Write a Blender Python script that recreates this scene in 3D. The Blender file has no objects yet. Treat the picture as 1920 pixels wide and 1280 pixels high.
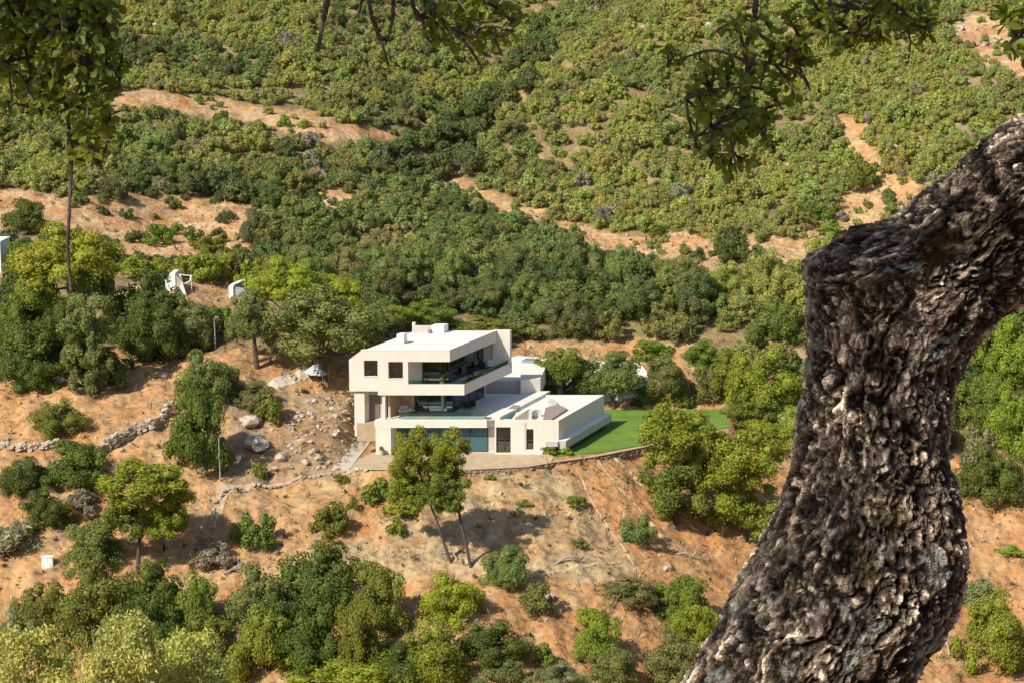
import bpy, bmesh, math, random
import numpy as np
from mathutils import Vector, Matrix, Euler

random.seed(7); rng = np.random.default_rng(7)
SC = bpy.context.scene
COL = SC.collection
R = math.radians

# ------------------------------------------------------------------ camera, sky, sun, exposure
F = 70 / 36 * 1920; H = 50.0; PITCH = R(10)
cam_d = bpy.data.cameras.new('camera'); cam = bpy.data.objects.new('camera', cam_d); COL.objects.link(cam)
cam_d.lens = 70; cam_d.sensor_width = 36; cam_d.clip_start = 0.1; cam_d.clip_end = 3000
cam.location = (0, 0, H); cam.rotation_euler = (R(80), 0, 0); SC.camera = cam

SUN_DIR = Vector((-0.71, -0.70, 0)).normalized() * math.cos(R(42)) + Vector((0, 0, math.sin(R(42))))
world = bpy.data.worlds.new('World'); SC.world = world; world.use_nodes = True
nt = world.node_tree
for n in list(nt.nodes): nt.nodes.remove(n)
sky = nt.nodes.new('ShaderNodeTexSky'); sky.sky_type = 'NISHITA'; sky.sun_disc = False
sky.sun_elevation = R(42); sky.sun_rotation = math.atan2(SUN_DIR.x, SUN_DIR.y)
bg = nt.nodes.new('ShaderNodeBackground'); bg.inputs[1].default_value = 0.10
wo = nt.nodes.new('ShaderNodeOutputWorld')
nt.links.new(sky.outputs[0], bg.inputs[0]); nt.links.new(bg.outputs[0], wo.inputs[0])
sl = bpy.data.lights.new('sun', 'SUN'); sl.energy = 4.6; sl.angle = R(0.5); sl.color = (1.0, 0.92, 0.79)
so = bpy.data.objects.new('sun', sl); COL.objects.link(so); so.location = (-60, -60, 120)
so.rotation_euler = SUN_DIR.to_track_quat('Z', 'Y').to_euler()
SC.view_settings.view_transform = 'Standard'; SC.view_settings.look = 'None'
SC.view_settings.exposure = 0.47; SC.view_settings.gamma = 1.0; SC.view_settings.use_curve_mapping = False
SC.cycles.max_bounces = 6; SC.cycles.diffuse_bounces = 3; SC.cycles.transparent_max_bounces = 12

# ------------------------------------------------------------------ sight lines of the camera: pixel of the photograph <-> point of the place
cp, sp_ = math.cos(PITCH), math.sin(PITCH)
def ray(px, py):
    r = (px - 960) / F; u = (640 - py) / F
    return (r, cp + u * sp_, -sp_ + u * cp)
def P(px, py, z):
    d = ray(px, py); t = (z - H) / d[2]
    return (d[0] * t, d[1] * t, z)
def PY(px, py, Y):
    d = ray(px, py); t = Y / d[1]
    return (d[0] * t, Y, H + d[2] * t)
def proj(x, y, z):
    dz = z - H
    f = y * cp - dz * sp_; u = y * sp_ + dz * cp
    return 960 + F * x / f, 640 - F * u / f, f

# ------------------------------------------------------------------ noise
def _hash(ix, iy, iz, s):
    h = (ix.astype(np.int64) * 374761393 + iy.astype(np.int64) * 668265263 + iz.astype(np.int64) * 2147483647 + s * 974711) & 0xffffffff
    h = ((h ^ (h >> 13)) * 1274126177) & 0xffffffff
    h = ((h ^ (h >> 16)) * 2246822519) & 0xffffffff
    h = h ^ (h >> 15)
    return (h & 0xffffff) / float(0xffffff)
def vnoise(x, y, z, s=0):
    x, y, z = np.broadcast_arrays(np.asarray(x, float), np.asarray(y, float), np.asarray(z, float))
    ix, iy, iz = np.floor(x), np.floor(y), np.floor(z)
    fx, fy, fz = x - ix, y - iy, z - iz
    fx, fy, fz = [f * f * f * (f * (f * 6 - 15) + 10) for f in (fx, fy, fz)]
    o = 0
    for a in (0, 1):
        for b in (0, 1):
            for c in (0, 1):
                o = o + _hash(ix + a, iy + b, iz + c, s) * (fx if a else 1 - fx) * (fy if b else 1 - fy) * (fz if c else 1 - fz)
    return o
def fbm(x, y, z=0.0, octv=4, s=0):
    o = 0; a = 0.5; t = 0
    for k in range(octv):
        o = o + a * vnoise(np.asarray(x) * 2 ** k, np.asarray(y) * 2 ** k, np.asarray(z) * 2 ** k, s + k * 17); t += a; a *= 0.5
    return o / t
def voronoi(x, y, z, s=0):
    ix, iy, iz = np.floor(x), np.floor(y), np.floor(z)
    f1 = np.full(x.shape, 9.0); f2 = np.full(x.shape, 9.0); cid = np.zeros(x.shape)
    for a in (-1, 0, 1):
        for b in (-1, 0, 1):
            for c in (-1, 0, 1):
                cx, cy, cz = ix + a, iy + b, iz + c
                dx = cx + _hash(cx, cy, cz, s) - x; dy = cy + _hash(cx, cy, cz, s + 1) - y; dz = cz + _hash(cx, cy, cz, s + 2) - z
                d = np.sqrt(dx * dx + dy * dy + dz * dz)
                n = d < f1
                f2 = np.where(n, f1, np.minimum(f2, d)); cid = np.where(n, _hash(cx, cy, cz, s + 3), cid); f1 = np.where(n, d, f1)
    return f1, f2, cid
def inside(px, py, poly):
    px = np.asarray(px, float); py = np.asarray(py, float); r = np.zeros(np.broadcast(px, py).shape, bool)
    n = len(poly)
    for i in range(n):
        x1, y1 = poly[i]; x2, y2 = poly[(i + 1) % n]
        if y1 == y2: continue
        r ^= ((y1 > py) != (y2 > py)) & (px < (x2 - x1) * (py - y1) / (y2 - y1) + x1)
    return r

# ------------------------------------------------------------------ mesh helpers
def tag(o, label=None, cat=None, group=None, kind=None):
    if label: o['label'] = label
    if cat: o['category'] = cat
    if group: o['group'] = group
    if kind: o['kind'] = kind
    return o
def empty(name, loc, label, cat, group=None):
    o = bpy.data.objects.new(name, None); COL.objects.link(o); o.location = loc
    o.empty_display_size = 0.3
    return tag(o, label, cat, group)
def link(name, me, parent=None, loc=None):
    o = bpy.data.objects.new(name, me); COL.objects.link(o)
    if loc is not None: o.location = loc
    if parent is not None:
        o.parent = parent
        if loc is None: o.matrix_parent_inverse = Matrix.Translation(world_loc(parent)).inverted()
    return o
def world_loc(o):
    v = Vector(o.location)
    m = o.matrix_parent_inverse.translation.copy()
    p = o.parent
    if p is not None: v = v + m + world_loc(p)
    return v
def np_mesh(name, V, Fq, mat=None, smooth=False, attrs=None, colors=None):
    """V (n,3); Fq (m,k) faces all of k corners"""
    V = np.asarray(V, np.float32); Fq = np.asarray(Fq, np.int32)
    me = bpy.data.meshes.new(name); k = Fq.shape[1]
    me.vertices.add(len(V)); me.vertices.foreach_set('co', V.ravel())
    me.loops.add(Fq.size); me.loops.foreach_set('vertex_index', Fq.ravel())
    me.polygons.add(len(Fq)); me.polygons.foreach_set('loop_start', np.arange(len(Fq), dtype=np.int32) * k)
    if attrs:
        for n, (dom, arr) in attrs.items():
            a = me.attributes.new(n, 'FLOAT', dom); a.data.foreach_set('value', np.asarray(arr, np.float32))
    if colors:
        for n, (dom, arr) in colors.items():
            a = me.attributes.new(n, 'FLOAT_COLOR', dom)
            arr = np.asarray(arr, np.float32); arr = np.concatenate([arr, np.ones((len(arr), 1), np.float32)], 1)
            a.data.foreach_set('color', arr.ravel())
    me.polygons.foreach_set('use_smooth', np.full(len(Fq), smooth))
    me.update(calc_edges=True)
    if mat: me.materials.append(mat)
    return me
class MB:
    """collects prisms, quads and tubes into one mesh"""
    def __init__(s): s.v = []; s.f = []
    def add(s, vs, fs):
        b = len(s.v); s.v += [tuple(v) for v in vs]; s.f += [tuple(b + i for i in f) for f in fs]; return s
    def prism(s, poly, z0, z1):
        """poly: list of (x,y); z0, z1: number or list"""
        n = len(poly)
        a = sum(poly[i][0] * poly[(i + 1) % n][1] - poly[(i + 1) % n][0] * poly[i][1] for i in range(n))
        q0 = z0 if hasattr(z0, '__len__') else [z0] * n; q1 = z1 if hasattr(z1, '__len__') else [z1] * n
        if a < 0: poly = poly[::-1]; q0 = q0[::-1]; q1 = q1[::-1]
        vs = [(p[0], p[1], q0[i]) for i, p in enumerate(poly)] + [(p[0], p[1], q1[i]) for i, p in enumerate(poly)]
        fs = [tuple(range(n))[::-1], tuple(range(n, 2 * n))] + [(i, (i + 1) % n, n + (i + 1) % n, n + i) for i in range(n)]
        return s.add(vs, fs)
    def sk(s, a0, a1, b0, b1, z0, z1):
        return s.prism([S(a0, b0), S(a1, b0), S(a1, b1), S(a0, b1)], z0, z1)
    def box(s, x0, x1, y0, y1, z0, z1):
        return s.prism([(x0, y0), (x1, y0), (x1, y1), (x0, y1)], z0, z1)
    def tube(s, pts, rad, n=6):
        pts = [Vector(p) for p in pts]; vs = []; fs = []
        if not hasattr(rad, '__len__'): rad = [rad] * len(pts)
        for i, p in enumerate(pts):
            d = (pts[min(i + 1, len(pts) - 1)] - pts[max(i - 1, 0)]).normalized()
            x = d.orthogonal() if abs(d.z) > .9 else d.cross(Vector((0, 0, 1)))
            x.normalize(); y = d.cross(x)
            for k in range(n):
                t = 2 * math.pi * k / n; vs.append(p + (x * math.cos(t) + y * math.sin(t)) * rad[i])
        for i in range(len(pts) - 1):
            for k in range(n):
                fs.append((i * n + k, i * n + (k + 1) % n, (i + 1) * n + (k + 1) % n, (i + 1) * n + k))
        fs.append(tuple(range(n))[::-1]); fs.append(tuple(range((len(pts) - 1) * n, len(pts) * n)))
        return s.add(vs, fs)
    def build(s, name, mat, parent=None, smooth=False):
        me = bpy.data.meshes.new(name); me.from_pydata(s.v, [], s.f)
        if smooth: me.polygons.foreach_set('use_smooth', [True] * len(me.polygons))
        me.materials.append(mat); me.update()
        return link(name, me, parent)
def S(a, b):
    """the villa's own skewed plan: a along its front, b back along its side"""
    return (a + 0.40 * b, 212.5 + b)

# ------------------------------------------------------------------ materials
def mat(name):
    m = bpy.data.materials.new(name); m.use_nodes = True
    return m, m.node_tree, m.node_tree.nodes['Principled BSDF']
def N(nt, t, **kw):
    n = nt.nodes.new(t)
    for k, v in kw.items():
        if k in ('operation', 'blend_type', 'data_type', 'attribute_name', 'interpolation_type', 'distance'): setattr(n, k, v)
        else: n.inputs[k].default_value = v
    return n
def ramp(nt, fac, stops):
    r = nt.nodes.new('ShaderNodeValToRGB'); nt.links.new(fac, r.inputs[0])
    e = r.color_ramp.elements
    while len(e) < len(stops): e.new(0.5)
    for i, (p, c) in enumerate(stops): e[i].position = p; e[i].color = (*c, 1)
    return r.outputs[0]
def mul(nt, a, b, mode='MULTIPLY', fac=1.0):
    m = nt.nodes.new('ShaderNodeMix'); m.data_type = 'RGBA'; m.blend_type = mode; m.inputs[0].default_value = fac
    nt.links.new(a, m.inputs[6])
    if isinstance(b, tuple): m.inputs[7].default_value = (*b, 1)
    else: nt.links.new(b, m.inputs[7])
    return m.outputs[2]
def rough_mat(name, c1, c2, scale=3.0, rough=0.85, bump=0.15, bscale=None, detail=5):
    m, nt, p = mat(name)
    g = N(nt, 'ShaderNodeNewGeometry')
    no = N(nt, 'ShaderNodeTexNoise', Scale=scale, Detail=detail, Roughness=0.6); nt.links.new(g.outputs['Position'], no.inputs['Vector'])
    nt.links.new(ramp(nt, no.outputs[0], [(0.3, c1), (0.7, c2)]), p.inputs['Base Color'])
    p.inputs['Roughness'].default_value = rough
    if bump:
        n2 = N(nt, 'ShaderNodeTexNoise', Scale=bscale or scale * 6, Detail=4.0); nt.links.new(g.outputs['Position'], n2.inputs['Vector'])
        b = N(nt, 'ShaderNodeBump', Strength=bump, Distance=0.05); nt.links.new(n2.outputs[0], b.inputs['Height']); nt.links.new(b.outputs[0], p.inputs['Normal'])
    return m
def foliage_mat(name, mass=False):
    m, nt, p = mat(name)
    if mass:
        col = N(nt, 'ShaderNodeAttribute', attribute_name='tint').outputs['Color']
    else:
        oi = N(nt, 'ShaderNodeObjectInfo'); col = oi.outputs['Color']
    lv = N(nt, 'ShaderNodeAttribute', attribute_name='leafv')
    col = mul(nt, col, ramp(nt, lv.outputs['Fac'], [(0.0, (0.62, 0.66, 0.66)), (0.55, (1, 1, 1)), (1.0, (1.5, 1.38, 1.2))]))
    g = N(nt, 'ShaderNodeNewGeometry')
    no = N(nt, 'ShaderNodeTexNoise', Scale=0.7, Detail=3.0); nt.links.new(g.outputs['Position'], no.inputs['Vector'])
    col = mul(nt, col, ramp(nt, no.outputs[0], [(0.3, (0.8, 0.85, 0.9)), (0.7, (1.2, 1.15, 1.0))]))
    nt.links.new(col, p.inputs['Base Color']); p.inputs['Roughness'].default_value = 0.62
    p.inputs['Specular IOR Level'].default_value = 0.3
    tr = N(nt, 'ShaderNodeBsdfTranslucent'); nt.links.new(mul(nt, col, (1.2, 1.25, 0.5)), tr.inputs[0])
    mx = N(nt, 'ShaderNodeMixShader'); mx.inputs[0].default_value = 0.26
    nt.links.new(p.outputs[0], mx.inputs[1]); nt.links.new(tr.outputs[0], mx.inputs[2])
    nt.links.new(mx.outputs[0], nt.nodes['Material Output'].inputs[0])
    return m
def flat_mat(name, c, rough=0.6, metal=0.0, emit=None):
    m, nt, p = mat(name)
    g = N(nt, 'ShaderNodeNewGeometry')
    no = N(nt, 'ShaderNodeTexNoise', Scale=2.0, Detail=4.0); nt.links.new(g.outputs['Position'], no.inputs['Vector'])
    nt.links.new(ramp(nt, no.outputs[0], [(0.3, tuple(v * 0.88 for v in c)), (0.7, tuple(min(1, v * 1.08) for v in c))]), p.inputs['Base Color'])
    p.inputs['Roughness'].default_value = rough; p.inputs['Metallic'].default_value = metal
    return m
def glass_mat(name, tint, amount=0.6, rough=0.03):
    m, nt, p = mat(name)
    t = N(nt, 'ShaderNodeBsdfTransparent'); t.inputs[0].default_value = (*tint, 1)
    g = N(nt, 'ShaderNodeBsdfGlossy'); g.inputs['Roughness'].default_value = rough; g.inputs[0].default_value = (0.85, 0.95, 1, 1)
    lw = N(nt, 'ShaderNodeFresnel'); lw.inputs[0].default_value = 1.6
    ad = N(nt, 'ShaderNodeMath', operation='MULTIPLY_ADD'); ad.inputs[1].default_value = 1.0; ad.inputs[2].default_value = amount
    nt.links.new(lw.outputs[0], ad.inputs[0])
    mx = N(nt, 'ShaderNodeMixShader'); nt.links.new(ad.outputs[0], mx.inputs[0])
    nt.links.new(t.outputs[0], mx.inputs[1]); nt.links.new(g.outputs[0], mx.inputs[2])
    nt.links.new(mx.outputs[0], nt.nodes['Material Output'].inputs[0])
    return m
M = {}
M['stucco'] = rough_mat('cream_stucco', (0.66, 0.60, 0.51), (0.72, 0.66, 0.565), 0.6, 0.9, 0.05, 8)
_n = M['stucco'].node_tree; _p = _n.nodes['Principled BSDF']; _c = _p.inputs['Base Color'].links[0].from_socket
_g = N(_n, 'ShaderNodeNewGeometry'); _m = _n.nodes.new('ShaderNodeMapping'); _m.inputs['Scale'].default_value = (2.2, 2.2, .22)
_t = N(_n, 'ShaderNodeTexNoise', Scale=1.0, Detail=6.0, Roughness=.7); _n.links.new(_g.outputs['Position'], _m.inputs[0]); _n.links.new(_m.outputs[0], _t.inputs['Vector'])
_n.links.new(mul(_n, _c, ramp(_n, _t.outputs[0], [(.3, (.92, .91, .895)), (.55, (1, 1, 1))])), _p.inputs['Base Color'])
M['roofing'] = rough_mat('pale_roof_coating', (0.60, 0.565, 0.505), (0.72, 0.685, 0.62), 0.45, 0.9, 0.06, 6)
M['paving'] = rough_mat('pale_terrace_paving', (0.66, 0.62, 0.55), (0.74, 0.70, 0.63), 0.8, 0.8, 0.04, 5)
M['white'] = flat_mat('white_paint', (0.80, 0.79, 0.76), 0.6)
M['frame'] = flat_mat('dark_bronze_metal', (0.035, 0.035, 0.035), 0.45, 0.2)
M['light_frame'] = flat_mat('grey_metal', (0.36, 0.36, 0.35), 0.45, 0.3)
M['steel'] = flat_mat('galvanised_steel', (0.42, 0.44, 0.46), 0.5, 0.4)
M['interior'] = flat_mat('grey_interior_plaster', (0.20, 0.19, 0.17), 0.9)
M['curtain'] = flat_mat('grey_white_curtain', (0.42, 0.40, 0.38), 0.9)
M['wood'] = rough_mat('tan_stone_cladding', (0.34, 0.20, 0.11), (0.46, 0.30, 0.18), 2.5, 0.9, 0.2)
M['door'] = flat_mat('taupe_door_paint', (0.16, 0.125, 0.10), 0.6)
M['taupe'] = flat_mat('taupe_roof_panel', (0.26, 0.215, 0.185), 0.8)
M['grey_wall'] = rough_mat('grey_render', (0.44, 0.42, 0.40), (0.52, 0.50, 0.47), 1.0, 0.9, 0.05, 8)
M['glass'] = glass_mat('window_glass', (0.55, 0.62, 0.64), 0.10)
M['teal_glass'] = glass_mat('teal_tinted_glass', (0.34, 0.66, 0.72), 0.08)
_n = M['teal_glass'].node_tree; _o = _n.nodes['Material Output']; _s = _o.inputs[0].links[0].from_socket
_d = N(_n, 'ShaderNodeBsdfDiffuse'); _d.inputs[0].default_value = (.07, .25, .31, 1); _x = N(_n, 'ShaderNodeMixShader'); _x.inputs[0].default_value = .38
_n.links.new(_s, _x.inputs[1]); _n.links.new(_d.outputs[0], _x.inputs[2]); _n.links.new(_x.outputs[0], _o.inputs[0])
M['clear_glass'] = glass_mat('balustrade_glass', (0.66, 0.86, 0.84), 0.12)
M['concrete'] = rough_mat('pale_concrete', (0.42, 0.36, 0.29), (0.54, 0.47, 0.39), 1.2, 0.9, 0.2)
M['dirt_path'] = rough_mat('trodden_dirt', (0.35, 0.255, 0.155), (0.48, 0.375, 0.245), 1.0, 0.95, 0.4)
M['pale_soil'] = rough_mat('pale_track_soil', (0.46, 0.32, 0.175), (0.56, 0.42, 0.26), 1.5, 0.95, 0.4)
M['pale_drive'] = rough_mat('pale_gravel', (0.62, 0.56, 0.48), (0.78, 0.73, 0.65), 0.8, 0.95, 0.3)
M['stone'] = rough_mat('pale_limestone', (0.25, 0.195, 0.14), (0.56, 0.48, 0.38), 1.6, 0.95, 0.5)
M['dark_stone'] = rough_mat('brown_wall_stone', (0.17, 0.12, 0.08), (0.38, 0.28, 0.19), 2.2, 0.95, 0.5)
M['wood_bark'] = rough_mat('dark_tree_bark', (0.045, 0.034, 0.026), (0.12, 0.095, 0.075), 6, 0.95, 0.5)
M['dead_wood'] = rough_mat('grey_dead_wood', (0.24, 0.20, 0.165), (0.42, 0.37, 0.32), 6, 0.95, 0.3)
M['foliage'] = foliage_mat('foliage'); M['mass'] = foliage_mat('foliage_mass', True)
M['fabric'] = flat_mat('white_cushion_fabric', (0.76, 0.73, 0.68), 0.95)
M['black'] = flat_mat('black_fabric', (0.02, 0.02, 0.02), 0.8)

# ------------------------------------------------------------------ terrain
ctrl = []
def c3(x, y, z): ctrl.append((x, y, z))
for px, py, Y in [
    (-500, 1000, 196), (-500, 850, 207), (-500, 700, 222), (-500, 600, 240), (-500, 420, 275), (-500, 200, 330), (-500, 0, 400),
    (100, 1250, 179), (100, 1000, 196), (100, 850, 207), (100, 700, 222), (100, 600, 240), (100, 480, 264), (100, 420, 277), (100, 360, 286), (100, 200, 330), (100, 0, 400),
    (300, 1200, 181), (300, 1000, 195), (300, 860, 206), (300, 740, 219), (300, 640, 233), (300, 500, 262), (300, 400, 288), (300, 240, 328), (300, 190, 338), (300, 80, 378),
    (500, 900, 205.5), (500, 780, 216), (500, 690, 225), (500, 600, 240), (450, 540, 256), (450, 430, 283), (450, 330, 310), (450, 200, 345), (450, 0, 410),
    (640, 1050, 191), (640, 880, 206), (640, 1200, 180), (650, 240, 338), (650, 120, 375), (700, 0, 425), (650, 450, 284), (650, 340, 312),
    (850, 600, 252), (850, 480, 278), (830, 370, 308), (860, 262, 350), (920, 190, 380), (960, 120, 412), (1010, 40, 440), (1000, -80, 480),
    (870, 306, 322), (930, 250, 334), (1000, 190, 348), (1080, 95, 374), (1150, 10, 396),
    (900, 888, 204.5), (900, 1000, 196), (900, 1100, 187), (900, 1250, 176),
    (1050, 560, 259), (1050, 430, 290), (1050, 330, 314),
    (1300, 600, 250), (1300, 680, 243), (1300, 450, 281), (1300, 300, 311), (1300, 150, 348), (1300, 0, 392),
    (1450, 800, 233), (1450, 900, 218), (1300, 1000, 207), (1300, 900, 213), (1300, 1200, 188), (1600, 1100, 200),
    (1700, 600, 247), (1700, 450, 269), (1700, 300, 296), (1700, 150, 330), (1700, 0, 375),
    (1850, 700, 243), (1850, 900, 222), (1850, 1100, 203), (1850, 1250, 190), (1900, 450, 263), (1900, 200, 312), (1900, 0, 365),
    (2400, 1100, 203), (2400, 900, 222), (2400, 700, 243), (2400, 450, 263), (2400, 200, 312), (2400, 0, 360)]:
    c3(*PY(px, py, Y))
for (px, py, Y, dz) in [(1040, 95, 395, -7), (965, 185, 368, -8), (905, 245, 350, -8), (855, 290, 336, -6)]:
    q = PY(px, py, Y); c3(q[0], q[1], q[2] + dz)
for x, y, z in [(1, 240, 4.6), (-8, 240, 5.2), (12, 243, 4.4), (-19, 214, 2.6), (-19, 219, 4.2), (-18, 228, 6.2), (0, 205.2, -0.2), (-10, 205, -0.2),
                (8, 209.5, -0.2), (14, 215.3, -0.2), (24, 232, -0.2), (20, 240, 2.5), (-6, 222, 2), (3, 222, 1)]: c3(x, y, z)
for x in (-60, -30, 0, 30, 60):
    for y, z in [(160, -21), (150, -21), (120, -5), (90, 9.5), (50, 27), (20, 40.5), (0, 48.2), (-40, 56)]:
        if abs(x) <= 0.45 * (60 + y) + 15: c3(x, y, z + (0.02 * abs(x) if y > 100 else 0))
for x in (-150, 0, 150):
    for y, z in [(540, 74), (680, 104), (860, 112)]: c3(x, y, z + random.uniform(-4, 4))
ctrl = np.array(ctrl)
def _k(d2): return np.sqrt(d2 + 36.0)
def _rbf_fit():
    d2 = ((ctrl[:, None, :2] - ctrl[None, :, :2]) ** 2).sum(-1); n = len(ctrl)
    A = np.zeros((n + 3, n + 3)); A[:n, :n] = _k(d2) - np.eye(n) * 0.6
    A[:n, n] = 1; A[:n, n + 1:n + 3] = ctrl[:, :2] / 100; A[n:, :n] = A[:n, n:].T
    return np.linalg.solve(A, np.concatenate([ctrl[:, 2], [0, 0, 0]]))
RW = _rbf_fit()
def base_height(x, y):
    x = np.asarray(x, float).ravel(); y = np.asarray(y, float).ravel(); o = np.empty(len(x)); n = len(ctrl)
    for i in range(0, len(x), 20000):
        X = x[i:i + 20000]; Y = y[i:i + 20000]
        d2 = (X[:, None] - ctrl[None, :, 0]) ** 2 + (Y[:, None] - ctrl[None, :, 1]) ** 2
        o[i:i + 20000] = _k(d2) @ RW[:n] + RW[n] + X / 100 * RW[n + 1] + Y / 100 * RW[n + 2]
    return o
# flat platforms cut into the slope: (polygon, height, blend width)
APRON = [(-19, 206), (-16, 205.0), (-5, 205.0), (2, 206.5), (4.7, 208.6), (9, 211.2), (14.8, 215.8), (26, 226), (26, 236.3), (4, 236), (-15, 222)]
def seg_dist(x, y, poly):
    d = np.full(x.shape, 1e9); n = len(poly)
    for i in range(n):
        ax, ay = poly[i]; bx, by = poly[(i + 1) % n]; ex, ey = bx - ax, by - ay
        t = np.clip(((x - ax) * ex + (y - ay) * ey) / (ex * ex + ey * ey), 0, 1)
        d = np.minimum(d, np.hypot(x - ax - t * ex, y - ay - t * ey))
    return d
def height(x, y, detail=True):
    x = np.asarray(x, float); y = np.asarray(y, float); sh = x.shape; x = x.ravel(); y = y.ravel()
    z = base_height(x, y)
    if detail:
        w = np.clip((y - 30) / 60, 0.15, 1)
        z = z + w * ((fbm(x * .06, y * .06, 1.0, 4, 3) - .5) * 2.6 + (fbm(x * .35, y * .35, 5.0, 3, 9) - .5) * 0.9)
        gul = 1 - np.abs(2 * fbm(x * .42 + y * .10, y * .06 - x * .02, 7.0, 3, 31) - 1)
        near = np.clip((250 - y) / 20, 0, 1) * np.clip((y - 165) / 8, 0, 1)
        z = z + near * ((fbm(x * 1.3, y * 1.3, 2.0, 3, 21) - .5) * 0.5 - (gul - .7) * .9)
    ins = inside(x, y, APRON); d = seg_dist(x, y, APRON)
    f = np.where(ins, 1.0, 0.0)
    down = z < -0.05
    w = np.clip(1 - d / np.where(down, 0.5, 3.5), 0, 1); w = w * w * (3 - 2 * w)
    f = np.maximum(f, np.where(ins, 1, np.where(down, 0, w)))
    z = z * (1 - f) + f * (-0.03)
    return z.reshape(sh)
def h1(x, y): return float(height(np.array([x]), np.array([y]))[0])
def hit(px, py, y0=166.0, y1=560.0):
    Y = np.concatenate([np.arange(y0, 300, 0.25), np.arange(300, y1, 0.6)])
    d = ray(px, py); X = Y * d[0] / d[1]; Z = H + Y * d[2] / d[1]
    g = height(X, Y); k = np.argmax(g > Z)
    if not (g > Z).any(): k = len(Y) - 1
    return float(X[k]), float(Y[k]), float(g[k])

# soil colours by region (in the photograph's own frame, read off on the ground)
BARE = {
    'strip': [(150, 250), (200, 190), (230, 168), (300, 170), (420, 185), (560, 205), (640, 230), (748, 256), (740, 272), (640, 262), (520, 245), (420, 222), (300, 205), (240, 200)],
    'band': [(-200, 350), (0, 358), (150, 368), (330, 368), (430, 378), (500, 400), (470, 430), (500, 495), (440, 488), (400, 492), (210, 492), (200, 455), (60, 445), (30, 440), (-200, 440)],
    'track': [(815, 310), (850, 316), (900, 350), (1000, 385), (1100, 425), (1200, 445), (1300, 440), (1420, 440), (1520, 450), (1520, 505), (1400, 510), (1310, 525), (1240, 485), (1110, 472), (1050, 427), (930, 385), (830, 345)],
    'gully': [(1560, 215), (1610, 225), (1655, 320), (1720, 340), (1760, 365), (1640, 420), (1590, 460), (1500, 440), (1570, 370), (1610, 330)],
    'scree': [(1780, 30), (1850, 20), (1990, 120), (1990, 190), (1880, 130), (1790, 75)],
    'patch1': [(600, 365), (660, 350), (668, 372), (630, 388), (600, 382)],
    'patch2': [(720, 560), (775, 535), (800, 565), (760, 580)],
    'patch3': [(955, 640), (1180, 640), (1300, 655), (1330, 690), (1180, 690), (955, 672)],
    'knoll': [(255, 520), (300, 508), (480, 525), (480, 560), (400, 580), (370, 560), (260, 540)],
}
def bare_mask(px, py):
    m = np.zeros(np.shape(px), bool)
    for p in BARE.values(): m |= inside(px, py, p)
    return m
NT, NY = 440, 0
t = np.linspace(-0.46, 0.46, NT)
Yr = np.concatenate([np.linspace(-40, 150, 60), np.linspace(151, 165, 14), np.arange(165.5, 250, 0.5), np.arange(250.7, 330, 0.9), np.arange(331.2, 430, 1.4), np.linspace(433, 560, 40), np.linspace(570, 860, 30)])
GX = t[None, :] * (60 + Yr[:, None]); GY = np.repeat(Yr[:, None], NT, 1)
GZ = height(GX, GY)
ppx, ppy, _ = proj(GX, np.maximum(GY, 5), GZ)
n1 = fbm(GX * .12, GY * .12, 0, 4, 40); n2 = fbm(GX * .5, GY * .5, 0, 4, 50); n3 = fbm(GX * 0.035, GY * .035, 0, 3, 60)
def lerp(a, b, w): return a * (1 - w[..., None]) + b * w[..., None]
def sm(x, a, b): v = np.clip((x - a) / (b - a), 0, 1); return v * v * (3 - 2 * v)
tan = np.array([0.485, 0.288, 0.134]); red = np.array([0.44, 0.222, 0.092]); straw = np.array([0.46, 0.36, 0.205]); olive = np.array([0.205, 0.165, 0.075]); greyb = np.array([0.30, 0.225, 0.15])
soil = np.broadcast_to(tan, GX.shape + (3,)).copy()
soil = lerp(soil, red, sm(n1, .45, .62) * .75)
soil = lerp(soil, np.broadcast_to(red, soil.shape), sm(ppx, 960, 1180) * sm(ppy, 800, 860) * .75)
drygrass = inside(ppx + (n2 - .5) * 60, ppy + (n1 - .5) * 40, [(880, 900), (1060, 880), (1100, 930), (1200, 1050), (1180, 1080), (1000, 1080), (900, 1090), (640, 1110), (620, 1050), (760, 950)])
soil = lerp(soil, straw * .92, drygrass * (.45 + .5 * sm(n2, .35, .6)))
rub = inside(ppx + (n2 - .5) * 50, ppy + (n1 - .5) * 30, [(430, 700), (520, 730), (660, 740), (700, 800), (650, 890), (480, 915), (415, 890), (430, 790)])
soil = lerp(soil, greyb, rub * (.5 + .4 * sm(n2, .4, .6)))
hillm = (ppy + (n2 - .5) * 60 < 650 + 200 * (ppx > 1450)) & (GY > 222) & ~bare_mask(ppx + (n2 - .5) * 40, ppy + (n1 - .5) * 26)
soil = lerp(soil, olive, hillm * (.80 + .2 * sm(n1, .35, .6)))
soil = lerp(soil, np.array([.60, .41, .24]), (1 - hillm * 1.0) * (GY > 250) * sm(n2, .35, .65) * .8)
soil = lerp(soil, straw, sm(n2, .48, .68) * .36)
n4 = fbm(GX * 1.1, GY * 1.1, 0, 3, 70)
soil = lerp(soil, greyb * .8, sm(n4, .56, .70) * .55)
soil *= (0.86 + 0.28 * n3)[..., None]
idx = np.arange(len(Yr) * NT).reshape(len(Yr), NT)
Fq = np.stack([idx[:-1, :-1], idx[:-1, 1:], idx[1:, 1:], idx[1:, :-1]], -1).reshape(-1, 4)
m, nt_, p = mat('hillside_soil')
att = N(nt_, 'ShaderNodeAttribute', attribute_name='soil'); g = N(nt_, 'ShaderNodeNewGeometry')
na = N(nt_, 'ShaderNodeTexNoise', Scale=1.6, Detail=7.0, Roughness=.7); nb = N(nt_, 'ShaderNodeTexNoise', Scale=0.35, Detail=5.0, Roughness=.6)
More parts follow.
